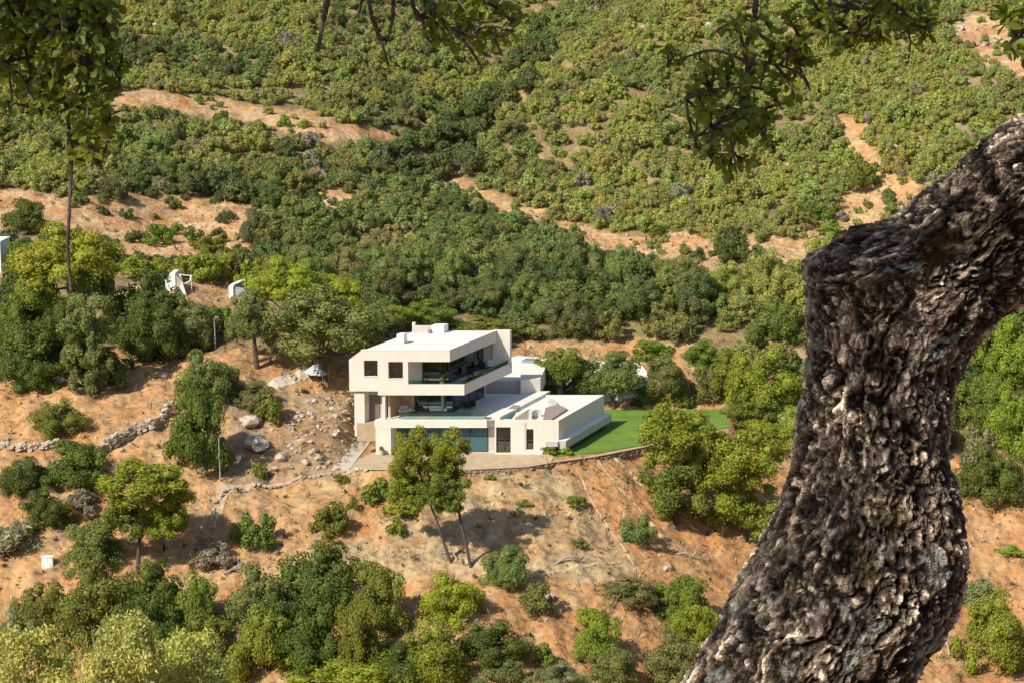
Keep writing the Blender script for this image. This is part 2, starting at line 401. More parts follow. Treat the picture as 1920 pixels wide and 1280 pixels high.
vo = N(nt_, 'ShaderNodeTexVoronoi', Scale=1.1)
for q in (na, nb, vo): nt_.links.new(g.outputs['Position'], q.inputs['Vector'])
c = mul(nt_, att.outputs['Color'], ramp(nt_, na.outputs[0], [(.28, (.55, .50, .46)), (.48, (.95, .95, .95)), (.72, (1.25, 1.24, 1.2))]))
c = mul(nt_, c, ramp(nt_, nb.outputs[0], [(.3, (.82, .78, .74)), (.7, (1.15, 1.16, 1.16))]))
nt_.links.new(c, p.inputs['Base Color']); p.inputs['Roughness'].default_value = 1.0; p.inputs['Specular IOR Level'].default_value = 0.1
ad = N(nt_, 'ShaderNodeMath', operation='ADD'); nt_.links.new(na.outputs[0], ad.inputs[0]); nt_.links.new(vo.outputs['Distance'], ad.inputs[1])
b = N(nt_, 'ShaderNodeBump', Strength=0.9, Distance=0.22); nt_.links.new(ad.outputs[0], b.inputs['Height']); nt_.links.new(b.outputs[0], p.inputs['Normal'])
V = np.stack([GX, GY, GZ], -1).reshape(-1, 3)
terrain = link('terrain', np_mesh('terrain', V, Fq, m, True, None, {'soil': ('POINT', soil.reshape(-1, 3))}))
tag(terrain, 'orange brown sloping hillside soil with dry grass and bare strips', None, None, 'structure')

def drape(name, poly_px, material, lift=0.05, step=0.5, z=None, label=None, kind='structure'):
    """a sheet laid over the ground inside an outline, cut from a fine grid"""
    pts = [P(px, py, z) if z is not None else hit(px, py) for px, py in poly_px]
    return drape_xy(name, [(q[0], q[1]) for q in pts], material, lift, step, label, kind)
def drape_xy(name, poly, material, lift=0.05, step=0.5, label=None, kind='structure'):
    bm = bmesh.new(); vs = [bm.verts.new((x, y, 0)) for x, y in poly]; bm.faces.new(vs)
    xs = [q[0] for q in poly]; ys = [q[1] for q in poly]
    for k in np.arange(min(xs) + step, max(xs), step):
        bmesh.ops.bisect_plane(bm, geom=bm.verts[:] + bm.edges[:] + bm.faces[:], plane_co=(k, 0, 0), plane_no=(1, 0, 0))
    for k in np.arange(min(ys) + step, max(ys), step):
        bmesh.ops.bisect_plane(bm, geom=bm.verts[:] + bm.edges[:] + bm.faces[:], plane_co=(0, k, 0), plane_no=(0, 1, 0))
    co = np.array([v.co for v in bm.verts]); hz = height(co[:, 0], co[:, 1])
    for v, q in zip(bm.verts, hz): v.co.z = q + lift
    bmesh.ops.recalc_face_normals(bm, faces=bm.faces[:])
    if sum(f.normal.z for f in bm.faces) < 0: bmesh.ops.reverse_faces(bm, faces=bm.faces[:])
    r = bmesh.ops.extrude_face_region(bm, geom=bm.faces[:])
    for v in [e for e in r['geom'] if isinstance(e, bmesh.types.BMVert)]: v.co.z -= lift + 0.25
    bmesh.ops.recalc_face_normals(bm, faces=bm.faces[:])
    me = bpy.data.meshes.new(name); bm.to_mesh(me); bm.free(); me.materials.append(material)
    for pl in me.polygons: pl.use_smooth = False
    o = link(name, me); tag(o, label, None, None, kind); return o

# lawn, apron, paths, drive
m, nt_, p = mat('lawn_grass'); g = N(nt_, 'ShaderNodeNewGeometry')
na = N(nt_, 'ShaderNodeTexNoise', Scale=9.0, Detail=6.0); nb = N(nt_, 'ShaderNodeTexNoise', Scale=.4, Detail=4.0)
for q in (na, nb): nt_.links.new(g.outputs['Position'], q.inputs['Vector'])
c = mul(nt_, ramp(nt_, na.outputs[0], [(.3, (.090, .165, .026)), (.7, (.165, .265, .045))]), ramp(nt_, nb.outputs[0], [(.3, (.78, .84, .85)), (.55, (1.05, 1.03, 1.0)), (.75, (1.35, 1.14, 1.05))]))
nt_.links.new(c, p.inputs['Base Color']); p.inputs['Roughness'].default_value = .9; p.inputs['Specular IOR Level'].default_value = .15
b = N(nt_, 'ShaderNodeBump', Strength=.6, Distance=.06); nt_.links.new(na.outputs[0], b.inputs['Height']); nt_.links.new(b.outputs[0], p.inputs['Normal'])
M['lawn'] = m
drape_xy('lawn', [(4.7, 211.4), (9, 213.0), (14.6, 216.9), (25.6, 226.6), (25.6, 235.95), (11.0, 235.95), (6.1, 222.0)], M['lawn'], 0.09, 1.0, 'bright green mown lawn beside the villa')
drape_xy('dirt_apron', [(-17.5, 206.3), (-16, 205.4), (-5, 205.4), (1.7, 206.9), (4.2, 209.0), (4.5, 211.2), (4.5, 216), (-14, 216), (-16, 212)], M['dirt_path'], 0.05, 1.0, 'trodden dirt apron in front of the lower windows')
drape('ramp_path', [(622, 884), (690, 797), (703, 797), (704, 815), (655, 884)], M['concrete'], 0.08, .7, None, 'pale sloping ramp path left of the villa')
drape('upper_path', [(500, 722), (556, 697), (606, 690), (622, 697), (575, 712), (518, 733)], M['concrete'], 0.08, .7, None, 'pale concrete path end under the big olive tree')
drape('footpath', [(396, 992), (408, 908), (470, 908), (560, 893), (640, 880), (690, 882), (690, 888), (600, 895), (500, 914), (430, 925), (404, 992)], M['dirt_path'], 0.06, .7, None, 'narrow pale footpath along the slope')
drape('driveway', [(950, 672), (1015, 672), (1120, 678), (1200, 684), (1215, 700), (1215, 745), (1160, 752), (1000, 745), (990, 700), (950, 690)], M['pale_drive'], 0.10, .9, None, 'pale gravel drive behind the villa')

for k_, line in enumerate([[(1085, 888), (1105, 930), (1140, 985), (1190, 1060)], [(1118, 862), (1160, 915), (1215, 975), (1262, 1030)], [(905, 1075), (1000, 1078), (1090, 1062), (1180, 1050)], [(1150, 858), (1195, 900), (1260, 960), (1330, 1010)]]):
    up = [(a + 1.2 * math.sin(b), b - 1) for a, b in line]; dn = [(a - 2.2, b + 2.4 + math.cos(a)) for a, b in line][::-1]
    drape('dirt_track', up + dn, M['pale_soil'], .035, .6, None, ['straight pale dirt track line down the slope below the lawn', 'second pale dirt track line nearer the red soil', 'pale dirt track crossing below the pine shadow', 'faint dirt track line towards the thick trunk'][k_])

# ------------------------------------------------------------------ the villa
villa = empty('villa', (*S(-6, 6), 0), 'large white modern villa of three stepped storeys with flat roofs and glass walls', 'villa')
def vp(name, mb, material, parent=None, label=None):
    o = mb.build(name, material, parent or villa)
    if label: o['label'] = label
    return o
def window(a0, a1, b, z0, z1, glass='glass', mull=(), fr=.07, axis='a', sash=None, name='window', fmat='frame'):
    """frame with panes in it; axis 'a': faces the front, axis 'b': faces the side at a=b, running a0..a1 along b"""
    f = MB()
    def bx(mb, u0, u1, w0, w1, v0, v1):
        if axis == 'a': mb.sk(u0, u1, b + w0, b + w1, v0, v1)
        else: mb.sk(b + w0, b + w1, u0, u1, v0, v1)
    bx(f, a0, a0 + fr, -.05, .05, z0, z1); bx(f, a1 - fr, a1, -.05, .05, z0, z1)
    bx(f, a0 + fr, a1 - fr, -.05, .05, z0, z0 + fr); bx(f, a0 + fr, a1 - fr, -.05, .05, z1 - fr, z1)
    ed = [a0 + fr]
    for mm in mull: bx(f, mm - fr / 2, mm + fr / 2, -.048, .048, z0 + fr, z1 - fr); ed += [mm - fr / 2, mm + fr / 2]
    ed.append(a1 - fr)
    w = vp(name, f, M[fmat])
    for i in range(0, len(ed), 2):
        pmb = MB(); bx(pmb, ed[i], ed[i + 1], -.012, .012, z0 + fr, z1 - fr); pmb.build('pane', M[glass], w)
    return w
st, rf = M['stucco'], M['roofing']
# --- ground floor, glazed block
w = MB(); w.sk(-14.9, -13.25, 0, 2.2, -.4, 3.25); w.sk(-14.9, -14.55, 2.2, 14, -.4, 3.25); w.sk(-14.55, -2.2, 13.7, 14, -.4, 3.25)
w.sk(-2.25, -1.95, .9, 13.7, -.4, 3.25)
vp('ground_floor_wall', w, st)
w = MB(); w.sk(-15.0, -2.75, -.02, .55, 3.0, 3.74); w.prism([S(-2.75, .0), S(-2.2, .9), S(-2.75, .9)], 3.0, 3.74); vp('fascia', w, st)
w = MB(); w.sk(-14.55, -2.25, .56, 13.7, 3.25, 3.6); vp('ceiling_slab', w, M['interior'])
w = MB(); w.sk(-15.0, -2.6, .56, 14.6, 3.6, 3.80); vp('terrace_deck', w, M['paving'])
w = MB(); w.sk(-15.0, -2.75, -.02, .55, 3.741, 3.86); vp('coping', w, M['roofing'])
w = MB(); w.sk(-14.5, -2.3, .9, 13.7, -.3, .06); vp('ground_floor_slab', w, M['paving'])
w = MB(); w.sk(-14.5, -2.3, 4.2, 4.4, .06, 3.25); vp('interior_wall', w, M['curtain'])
w = MB(); w.sk(-3.0, -2.3, 1.0, 1.2, .06, 3.0); vp('return_wall', w, M['grey_wall'])
w = MB(); w.sk(-13.25, -13.0, .9, 1.2, .06, 3.0); vp('return_wall', w, M['grey_wall'])
window(-13.0, -3.0, 1.0, .06, 3.0, 'teal_glass', (-11.9, -8.4, -5.0), .08)
for q in ((-12.7, -11.9), (-8.3, -8.0), (-4.3, -3.6)):
    w = MB()
    for k in range(6):
        u = q[0] + (q[1] - q[0]) * k / 6; w.sk(u, u + (q[1] - q[0]) / 6.6, 1.5 + .06 * (k % 2), 1.56 + .06 * (k % 2), .1, 2.9)
    vp('curtain', w, M['curtain'])
w = MB(); w.sk(-12.4, -10.6, 2.0, 2.9, .06, .45); w.sk(-12.4, -10.6, 2.9, 3.1, .06, .85); vp('interior_bench', w, M['fabric'])
w = MB(); w.sk(-6.6, -4.6, 2.4, 3.3, .06, .75); vp('interior_table', w, M['white'])
# --- ground floor, right block
w = MB()
w.sk(-1.9, -1.75, 0, .35, -.3, 3.8); w.sk(-1.75, -.15, 0, .35, 3.05, 3.8); w.sk(-.15, 1.55, 0, .35, -.3, 3.8)
w.sk(1.55, 2.35, 0, .35, -.3, .55); w.sk(1.55, 2.35, 0, .35, 2.85, 3.8); w.sk(2.35, 3.1, 0, .35, -.3, 3.8); w.sk(-1.75, -.15, 0, .35, -.3, .2)
w.prism([S(3.1, 0), S(3.75, 0), S(3.75, .35), S(3.1, .35)], [-.3, .95, .95, -.3], 3.8); w.sk(3.75, 5.1, 0, .35, .95, 3.8)
w.sk(4.75, 5.1, .35, 14, .95, 3.8); w.sk(-1.9, -1.6, .35, 14, -.3, 3.8); w.sk(-1.6, 4.75, 13.7, 14, -.3, 3.8)
vp('right_block_wall', w, st)
w = MB(); w.sk(3.2, 4.9, .4, 13.7, .9, 1.0); w.prism([S(3.1, .36), S(3.3, .36), S(3.3, 13.7), S(3.1, 13.7)], -.3, .9); vp('soffit', w, M['grey_wall'])
w = MB(); w.sk(-1.6, 4.75, .35, 13.7, 3.45, 3.62); vp('right_block_roof', w, rf)
w = MB(); w.sk(5.1, 5.9, -.02, 14.2, .62, 1.5); w.sk(3.75, 5.1, -.3, -.001, .95, 1.5); vp('plinth_bench', w, M['grey_wall'])
w = MB(); w.sk(5.1, 5.95, -.06, 14.25, 1.5, 1.58); vp('plinth_cap', w, M['white'])
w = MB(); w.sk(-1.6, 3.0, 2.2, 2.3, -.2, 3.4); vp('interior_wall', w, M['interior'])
window(-1.7, -.2, .2, .2, 3.0, 'glass', (-.85,), .07, name='glass_door')
w = MB(); w.sk(-.8, -.3, .5, .56, .3, 2.9); vp('curtain', w, M['curtain'])
window(1.6, 2.3, .2, .55, 2.8, 'glass', (), .06)
w = MB(); w.sk(1.32, 1.56, -.03, .0, .55, 3.6); vp('window_reveal', w, M['grey_wall'])
# roof terrace of the right block
w = MB(); w.prism([P(x, y, 3.8)[:2] for x, y in [(965, 783), (990, 767), (1001, 767), (1003, 783)]], 3.62, 3.80); vp('roof_panel', w, M['taupe'])
w = MB(); w.prism([P(x, y, 3.8)[:2] for x, y in [(1018, 786), (1023, 764), (1046, 758), (1064, 766), (1033, 786)]], 3.62, 3.84); vp('roof_panel', w, M['taupe'])
w = MB()
for k in range(6):
    a0 = R(190 - 16 * k); a1 = R(190 - 16 * (k + 1)); c = P(1020, 784, 3.7); r = 1.5
    q = [(c[0] + rr * math.cos(a) - .2, c[1] + rr * math.sin(a) * 1.2) for rr, a in ((r, a0), (r, a1), (r - .35, a1), (r - .35, a0))]
    w.prism(q, 3.62, 4.45)
vp('curved_screen_wall', w, rf)
w = MB(); w.prism([P(x, y, 3.8)[:2] for x, y in [(930, 782), (945, 769), (967, 769), (958, 782)]], 3.63, 3.75); vp('rooflight', w, M['teal_glass'])
w = MB(); w.prism([P(x, y, 3.9)[:2] for x, y in [(953, 767), (962, 760), (976, 761), (970, 767)]], 3.62, 4.0); vp('roof_vent', w, M['taupe'])
w = MB(); w.prism([P(x, y, 3.9)[:2] for x, y in [(1028, 757), (1030, 751), (1036, 751), (1044, 757)]], 3.62, 4.2); vp('roof_vent', w, M['grey_wall'])
# terrace parapet on the right, upper deck behind
w = MB(); w.sk(-3.35, -1.7, .9, 15.4, 3.6, 3.97); vp('terrace_parapet', w, rf)
w = MB(); w.box(-9.5, 1.0, 228.0, 228.35, 3.5, 5.15); vp('deck_retaining_wall', w, M['grey_wall'])
w = MB(); w.box(-9.5, 1.0, 228.35, 237.5, 4.6, 5.14); vp('upper_deck', w, rf)
w = MB(); w.prism([(1.0, 226.6), (3.3, 227.6), (4.3, 237.5), (3.6, 237.5), (1.0, 237.5)], 3.5, 5.5); vp('deck_side_wall', w, st)
# --- middle floor
w = MB(); w.sk(-17.3, -16.2, .25, 1.5, 2.0, 6.9); w.sk(-17.3, -16.9, 1.5, 13, 2.6, 6.9); w.sk(-17.0, -8.3, 12.8, 13.1, 3.81, 6.5); w.sk(-14.25, -14.1, 1.6, 4.5, 3.0, 6.5)
vp('middle_floor_wall', w, st)
w = MB(); w.sk(-16.2, -14.3, 1.3, 1.5, 6.4, 6.9); w.sk(-14.95, -14.4, 1.3, 1.45, 3.4, 6.4); vp('entrance_surround', w, M['grey_wall'])
w = MB(); w.sk(-16.1, -15.0, 1.32, 1.40, 3.5, 6.4); dr = vp('entrance_door', w, M['door'])
w = MB(); w.sk(-15.16, -15.10, 1.24, 1.31, 4.6, 5.3); w.build('handle', M['steel'], dr)
w = MB(); w.sk(-17.0, -14.4, 0.1, 1.3, 1.5, 3.5); vp('entrance_step', w, M['dirt_path'])
w = MB(); w.sk(-14.2, -13.9, .15, .5, 3.86, 6.55); vp('column', w, st)
w = MB(); w.sk(-9.55, -9.3, 4.2, 4.44, 3.81, 6.55); vp('post', w, M['light_frame'])
w = MB(); w.sk(-14.08, -12.9, 4.3, 4.5, 3.81, 6.55); w.sk(-14.1, -13.98, 1.6, 4.3, 3.82, 6.55); vp('stone_clad_wall', w, M['wood'])
w = MB(); w.sk(-12.9, -12.6, 4.3, 4.5, 3.81, 6.55); vp('post', w, M['light_frame'])
window(-12.55, -9.6, 4.45, 3.81, 6.55, 'glass', (-11.1,), .07)
window(-9.25, -8.3, 4.45, 3.81, 6.55, 'glass', (), .1)
window(4.5, 12.8, -8.35, 3.81, 6.55, 'glass', (6.5, 8.6, 10.7), .09, 'b')
w = MB(); w.sk(-14.0, -8.6, 8.5, 8.7, 3.81, 6.55); vp('interior_wall', w, M['interior'])
w = MB()
for k in range(5): w.sk(-10.7 + k * .2, -10.52 + k * .2, 4.9 + .05 * (k % 2), 4.95 + .05 * (k % 2), 3.85, 6.5)
vp('curtain', w, M['curtain'])
# --- upper floor: long box with a corner balcony
w = MB()
def fw(x0, x1, z0, z1): w.sk(x0, x1, 0, .4, z0, z1)
w.prism([S(-17.7, 0), S(-16.35, 0), S(-16.35, .4), S(-17.7, .4)], 7.05, [10.55, 11.55, 11.55, 10.55])
fw(-16.35, -16.1, 7.05, 11.55); fw(-16.1, -14.6, 7.05, 8.7); fw(-16.1, -14.6, 10.45, 11.55); fw(-14.6, -13.45, 6.62, 11.55)
fw(-13.45, -11.85, 6.62, 8.45); fw(-13.45, -11.85, 10.3, 11.55); fw(-11.85, -11.3, 6.62, 11.55)
w.prism([S(-17.7, .4), S(-17.3, .4), S(-17.3, 13), S(-17.7, 13)], 7.05, [10.55, 10.9, 10.9, 10.55])
w.sk(-11.6, -11.3, .4, 3.5, 6.9, 11.3)
w.sk(-17.3, -7.0, 12.7, 13, 6.9, 11.3)
vp('upper_floor_wall', w, st)
w = MB(); fw(-11.3, -6.75, 10.3, 11.55); w.sk(-7.1, -6.75, .4, 12.3, 10.3, 11.55); vp('roof_fascia', w, st)
w = MB(); w.prism([S(-17.3, .4), S(-16.3, .4), S(-16.3, 13), S(-17.3, 13)], [10.6, 11.2, 11.2, 10.6], [10.92, 11.5, 11.5, 10.92])
w.sk(-16.3, -7.1, .4, 13, 11.2, 11.5); roof = vp('roof', w, rf)
w = MB(); w.sk(-16.4, -6.72, -.03, .28, 11.551, 11.63); w.sk(-7.0, -6.72, .28, 13.0, 11.551, 11.63); w.build('roof_edge', M['white'], roof)
w = MB(); w.sk(-11.3, -8.3, 3.3, 12.7, 10.95, 11.19); w.sk(-11.3, -7.1, .4, 3.3, 10.32, 10.4); w.sk(-8.3, -7.1, 3.3, 12.3, 10.32, 10.4); vp('ceiling_slab', w, st)
w = MB(); fw(-11.3, -5.2, 6.62, 7.8); w.sk(-5.5, -5.2, .4, 13.0, 6.62, 7.8); vp('balcony_parapet', w, st)
w = MB(); w.sk(-16.9, -14.6, .4, 13, 7.0, 7.3); w.sk(-14.6, -5.5, .4, 13, 6.66, 7.3); vp('balcony_slab', w, st)
w = MB(); w.sk(-7.2, -5.2, 12.4, 12.9, 7.3, 11.62); vp('end_fin_wall', w, st)
for a0, a1, z0, z1, mm in ((-16.1, -14.6, 8.7, 10.45, ()), (-13.45, -11.85, 8.45, 10.3, (-12.5,))):
    window(a0, a1, .28, z0, z1, 'glass', mm, .08)
    w = MB(); w.sk(a0, a1, -.05, .2, z0 - .06, z0 + .001); vp('window_sill', w, M['white'])
w = MB(); w.sk(-17.0, -11.7, 3.0, 3.1, 7.3, 11.0); vp('interior_wall', w, M['interior'])
window(-11.3, -8.3, 3.5, 7.31, 10.95, 'glass', (-10.75, -8.75), .09)
window(3.5, 12.4, -8.3, 7.31, 10.95, 'glass', (5.6, 7.8, 10.0), .1, 'b')
w = MB()
for k in range(9): w.sk(-10.65 + k * .2, -10.47 + k * .2, 3.8 + .05 * (k % 2), 3.86 + .05 * (k % 2), 7.35, 10.9)
vp('curtain', w, M['curtain'])
w = MB()
for k in range(8): w.sk(-8.9 + .05 * (k % 2), -8.84 + .05 * (k % 2), 6.2 + k * .18, 6.36 + k * .18, 7.35, 10.9)
vp('curtain', w, M['curtain'])
w = MB(); w.sk(-11.2, -8.6, 7.5, 7.7, 7.3, 10.95); vp('interior_wall', w, M['interior'])
# balustrades
w = MB(); w.sk(-12.5, -2.9, .35, .38, 3.87, 4.75); vp('glass_balustrade', w, M['clear_glass'])
w = MB(); w.sk(-11.25, -5.3, .16, .19, 7.81, 8.25); w.sk(-5.38, -5.35, .2, 12.35, 7.81, 8.25); vp('glass_balustrade', w, M['clear_glass'])
# roof plant
def roof_box(name, px, py, w_, d_, z0, h_, material, bot=11.45):
    x, y, _ = P(px, py, 11.6); q = MB(); q.prism([(x, y), (x + w_, y), (x + w_ + d_ * .4, y + d_), (x + d_ * .4, y + d_)], bot, z0 + h_); return vp(name, q, material)
roof_box('chimney', 744, 643, .75, .9, 11.6, 1.0, M['white'])
roof_box('roof_parapet_wall', 774, 623, 2.1, .35, 11.6, .75, M['grey_wall'])
roof_box('vent_pipe', 773, 620, .3, .3, 11.6, .95, M['white'])
roof_box('roof_unit', 808, 623, 1.45, 1.2, 11.6, .8, M['white'])
roof_box('roof_unit', 802, 624, .3, .4, 11.6, .35, M['taupe'])

# ------------------------------------------------------------------ things on the terraces
zt = 3.80
def sofa(x, y, w_, rot, label, group):
    s = empty('outdoor_sofa', (x, y, zt), label, 'outdoor sofa', group)
    def bb(n, x0, x1, y0, y1, z0, z1, m_):
        q = MB(); c, s_ = math.cos(rot), math.sin(rot)
        q.prism([(x + c * a - s_ * b_, y + s_ * a + c * b_) for a, b_ in ((x0, y0), (x1, y0), (x1, y1), (x0, y1))], zt + z0, zt + z1); return q.build(n, m_, s)
    bb('base', -w_ / 2, w_ / 2, -.4, .4, .06, .22, M['light_frame']); bb('seat', -w_ / 2 + .12, w_ / 2 - .12, -.4, .22, .221, .44, M['fabric'])
    bb('backrest', -w_ / 2, w_ / 2, .221, .4, .221, .8, M['fabric']); bb('armrest', -w_ / 2, -w_ / 2 + .119, -.4, .22, .221, .6, M['fabric']); bb('armrest', w_ / 2 - .119, w_ / 2, -.4, .22, .221, .6, M['fabric'])
    for a in (-1, 1):
        for b_ in (-.35, .35): bb('leg', a * (w_ / 2 - .08) - .03, a * (w_ / 2 - .08) + .03, b_ - .03, b_ + .03, 0, .06, M['light_frame'])
    return s
x, y, _ = P(757, 774, zt); sofa(x, y, 1.6, .5, 'white outdoor sofa turned sideways beside the terrace column', 'white sofas on the villa terrace')
x, y, _ = P(822, 771, zt); sofa(x, y, 1.9, 0, 'white outdoor sofa facing the glass balustrade on the terrace', 'white sofas on the villa terrace')
x, y, _ = P(795, 770, zt); sofa(x, y, 1.5, 0, 'shorter white sofa between the two others on the terrace', 'white sofas on the villa terrace')
x, y, _ = P(775, 774, zt)
tb = empty('low_table', (x, y, zt), 'low white coffee table between the terrace sofas', 'table')
q = MB(); q.box(x - .45, x + .45, y - .3, y + .3, zt + .33, zt + .39); q.build('table_top', M['white'], tb)
for i in (-1, 1):
    for j in (-1, 1): q = MB(); q.box(x + i * .4 - .03, x + i * .4 + .03, y + j * .25 - .03, y + j * .25 + .03, zt, zt + .33); q.build('leg', M['light_frame'], tb)
def chair(px, py, z, label, cat='chair', rot=0.4, fab='black', group='chairs on the villa terraces'):
    x, y, _ = P(px, py, z); s = empty('lounge_chair', (x, y, z), label, cat, group); c, s_ = math.cos(rot), math.sin(rot)
    def bb(n, x0, x1, y0, y1, z0, z1, m_):
        q = MB(); q.prism([(x + c * a - s_ * b_, y + s_ * a + c * b_) for a, b_ in ((x0, y0), (x1, y0), (x1, y1), (x0, y1))], z + z0, z + z1); return q.build(n, m_, s)
    bb('seat', -.35, .35, -.35, .35, .3, .42, M[fab]); bb('backrest', -.35, .35, .25, .351, .421, .95, M[fab])
    for a in (-.3, .3):
        for b_ in (-.3, .3): bb('leg', a - .025, a + .025, b_ - .025, b_ + .025, 0, .3, M['frame'])
chair(884, 766, zt, 'dark lounge chair alone on the shaded right part of the terrace', rot=-.5)
chair(876, 768, zt, 'dark stool beside the lounge chair on the shaded terrace', 'stool', rot=.3)
chair(786, 775, zt, 'dark chair beside the low white table on the terrace', rot=1.2)
chair(906, 695, 7.31, 'dark chair on the upper balcony near its far end', rot=.4)
chair(882, 706, 7.31, 'dark chair in the middle of the upper balcony', rot=.1)
chair(920, 690, 7.31, 'pale chair against the end wall of the upper balcony', rot=.1, fab='fabric')
def pot(px, py, z, label, r=.28):
    x, y, _ = P(px, py, z); s = empty('planter', (x, y, z), label, 'planter', 'plant pots round the villa')
    q = MB(); q.tube([(x, y, z), (x, y, z + .45)], [r * .75, r], 10); q.build('pot', M['stone'], s)
    return x, y, z + .45, s
POTS = [pot(716, 853, .0, 'small stone plant pot at the foot of the white left pier'), pot(829, 723, 7.31, 'small planter on the corner of the upper balcony')]
# parked car and the grey awning
def car(px, py, label, body, rot):
    x, y, z = hit(px, py); z += .11
    c_ = empty('parked_car', (x, y, z), label, 'car'); c, s_ = math.cos(rot), math.sin(rot)
    def tr(a, b_): return (x + c * a - s_ * b_, y + s_ * a + c * b_)
    prof = [(-2.05, .35), (2.05, .35), (2.1, .7), (1.95, .92), (1.0, 1.0), (.45, 1.45), (-1.1, 1.48), (-1.85, 1.02), (-2.1, .9)]
    def ext(pr, w_): 
        n = len(pr); vs = [(*tr(a, -w_), z + h) for a, h in pr] + [(*tr(a, w_), z + h) for a, h in pr]
        return vs, [tuple(range(n)), tuple(range(n, 2 * n))[::-1]] + [(i, n + i, n + (i + 1) % n, (i + 1) % n) for i in range(n)]
    MB().add(*ext(prof, .82)).build('body', body, c_)
    MB().add(*ext([(.92, 1.0), (.42, 1.40), (-1.05, 1.42), (-1.6, 1.03)], .826)).build('side_window', M['frame'], c_)
    q = MB(); v = [(*tr(1.0, -.7), z + 1.01), (*tr(1.0, .7), z + 1.01), (*tr(.47, .65), z + 1.44), (*tr(.47, -.65), z + 1.44)]; d_ = Vector((c, s_, .9)) * .012
    q.add([tuple(Vector(k) + d_) for k in v], [(0, 1, 2, 3)]); q.build('windscreen', M['frame'], c_)
    for a in (-1.3, 1.3):
        for sd in (-1, 1):
            q = MB(); p0 = tr(a, sd * .62); p1 = tr(a, sd * .85); q.tube([(*p0, z + .32), (*p1, z + .32)], .32, 14); wh = q.build('wheel', M['black'], c_)
            q = MB(); p0 = tr(a, sd * .84); p1 = tr(a, sd * .86); q.tube([(*p0, z + .32), (*p1, z + .32)], .19, 10); q.build('rim', M['steel'], wh)
    for sd in (-.6, .6):
        q = MB(); p_ = tr(2.06, sd); q.tube([(*tr(2.0, sd), z + .74), (*tr(2.1, sd), z + .74)], .1, 8); q.build('headlight', M['white'], c_)
M['car_paint'] = flat_mat('blue_grey_car_paint', (.28, .36, .44), .3, .3)
car(997, 697, 'small blue grey car parked on the pale drive behind the villa', M['car_paint'], 1.2)
x, y, z = hit(592, 708)
aw = empty('grey_awning', (x, y, z), 'small grey pitched canvas awning beside the trunk of the big olive tree', 'awning')
q = MB()
n = 8
top = [(x - 1.3, y + .2, z + .7), (x + .2, y + .6, z + 1.75), (x + 1.5, y + .2, z + .5), (x + .9, y - 1.2, z + .45), (x - 1.0, y - 1.2, z + .6)]
q.add(top + [(a, b_, c_ - .05) for a, b_, c_ in top], [(0, 1, 4), (1, 3, 4), (1, 2, 3), (6, 5, 9), (6, 9, 8), (6, 8, 7)] + [(i, 5 + i, 5 + (i + 1) % 5, (i + 1) % 5) for i in range(5)])
M['canvas'] = rough_mat('grey_canvas', (.36, .37, .38), (.55, .56, .57), 2.5, .8, .2); q.build('canvas', M['canvas'], aw)
for a in (0, 2, 3, 4): q = MB(); q.tube([(top[a][0], top[a][1], z - .3), top[a]], .035, 6); q.build('pole', M['steel'], aw)

# street lamps and poles
def lamp(px, py, pyt, label, arm=0.25):
    x, y, z = hit(px, py); top = PY(px, pyt, y)[2]; s = empty('street_lamp', (x, y, z), label, 'street lamp', 'slim grey street lamps by the paths')
    MB().tube([(x, y, z - .3), (x - .02, y, z + (top - z) * .5), (x - .06, y, top)], [.085, .07, .05], 8).build('pole', M['steel'], s)
    MB().tube([(x - .06, y, top), (x + arm * .5, y - .1, top + .28), (x + arm, y - .2, top + .25)], .035, 6).build('arm', M['steel'], s)
    q = MB(); q.box(x + arm - .1, x + arm + .25, y - .3, y - .1, top + .18, top + .26); q.build('lamp_head', M['steel'], s)
    q = MB(); q.box(x + arm - .05, x + arm + .2, y - .28, y - .12, top + .165, top + .1799); q.build('diffuser', M['white'], s)
lamp(404, 655, 598, 'slim grey street lamp below the white fin walls')
lamp(413, 903, 820, 'slim grey street lamp at the foot of the tall dark bush')
# small white buildings between the trees on the left
x, y, z = hit(322, 548)
b_ = empty('garden_building', (x, y, z), 'small white building end with a pale frame above the olive trees', 'building')
h_ = PY(322, 512, y)[2] - z
q = MB(); q.add([(x - .9, y, z - .5), (x + .5, y, z - .5), (x + .5, y, z + h_), (x - .1, y, z + h_), (x - .9, y + .3, z + h_ * .55), (x - .9, y + 3, z - .5), (x + .5, y + 3, z - .5), (x + .5, y + 3, z + h_), (x - .1, y + 3, z + h_), (x - .9, y + 3, z + h_ * .55)],
      [(0, 1, 2, 3, 4), (9, 8, 7, 6, 5), (1, 6, 7, 2), (2, 7, 8, 3), (3, 8, 9, 4), (4, 9, 5, 0), (0, 5, 6, 1)]); q.build('wall', M['white'], b_)
q = MB(); q.add([(x + .52, y + .1, z - .5), (x + 2.2, y - 1.2, z - .9), (x + 1.3, y + .2, z + h_ * .55), (x + .52, y + .1, z + h_ * .92), (x + .52, y + .4, z - .5), (x + 2.2, y - .9, z - .9), (x + 1.3, y + .5, z + h_ * .55), (x + .52, y + .4, z + h_ * .92)],
      [(0, 1, 2, 3), (7, 6, 5, 4), (0, 4, 5, 1), (1, 5, 6, 2), (2, 6, 7, 3), (3, 7, 4, 0)]); q.build('wing_wall', M['concrete'], b_)
f0 = [(x + .9, y + 1.0, z + h_ * .85), (x + 2.3, y + 1.4, z + h_ * .76), (x + 2.2, y + .9, z + h_ * .5), (x + 1.4, y + .5, z + h_ * .34)]
q = MB()
for i in range(4): q.tube([f0[i], f0[(i + 1) % 4]], .085, 6)
q.build('pergola_frame', M['white'], b_)
for k in (0, 1): q = MB(); q.tube([f0[k], (f0[k][0], f0[k][1], z - .5)], .045); q.build('post', M['white'], b_)
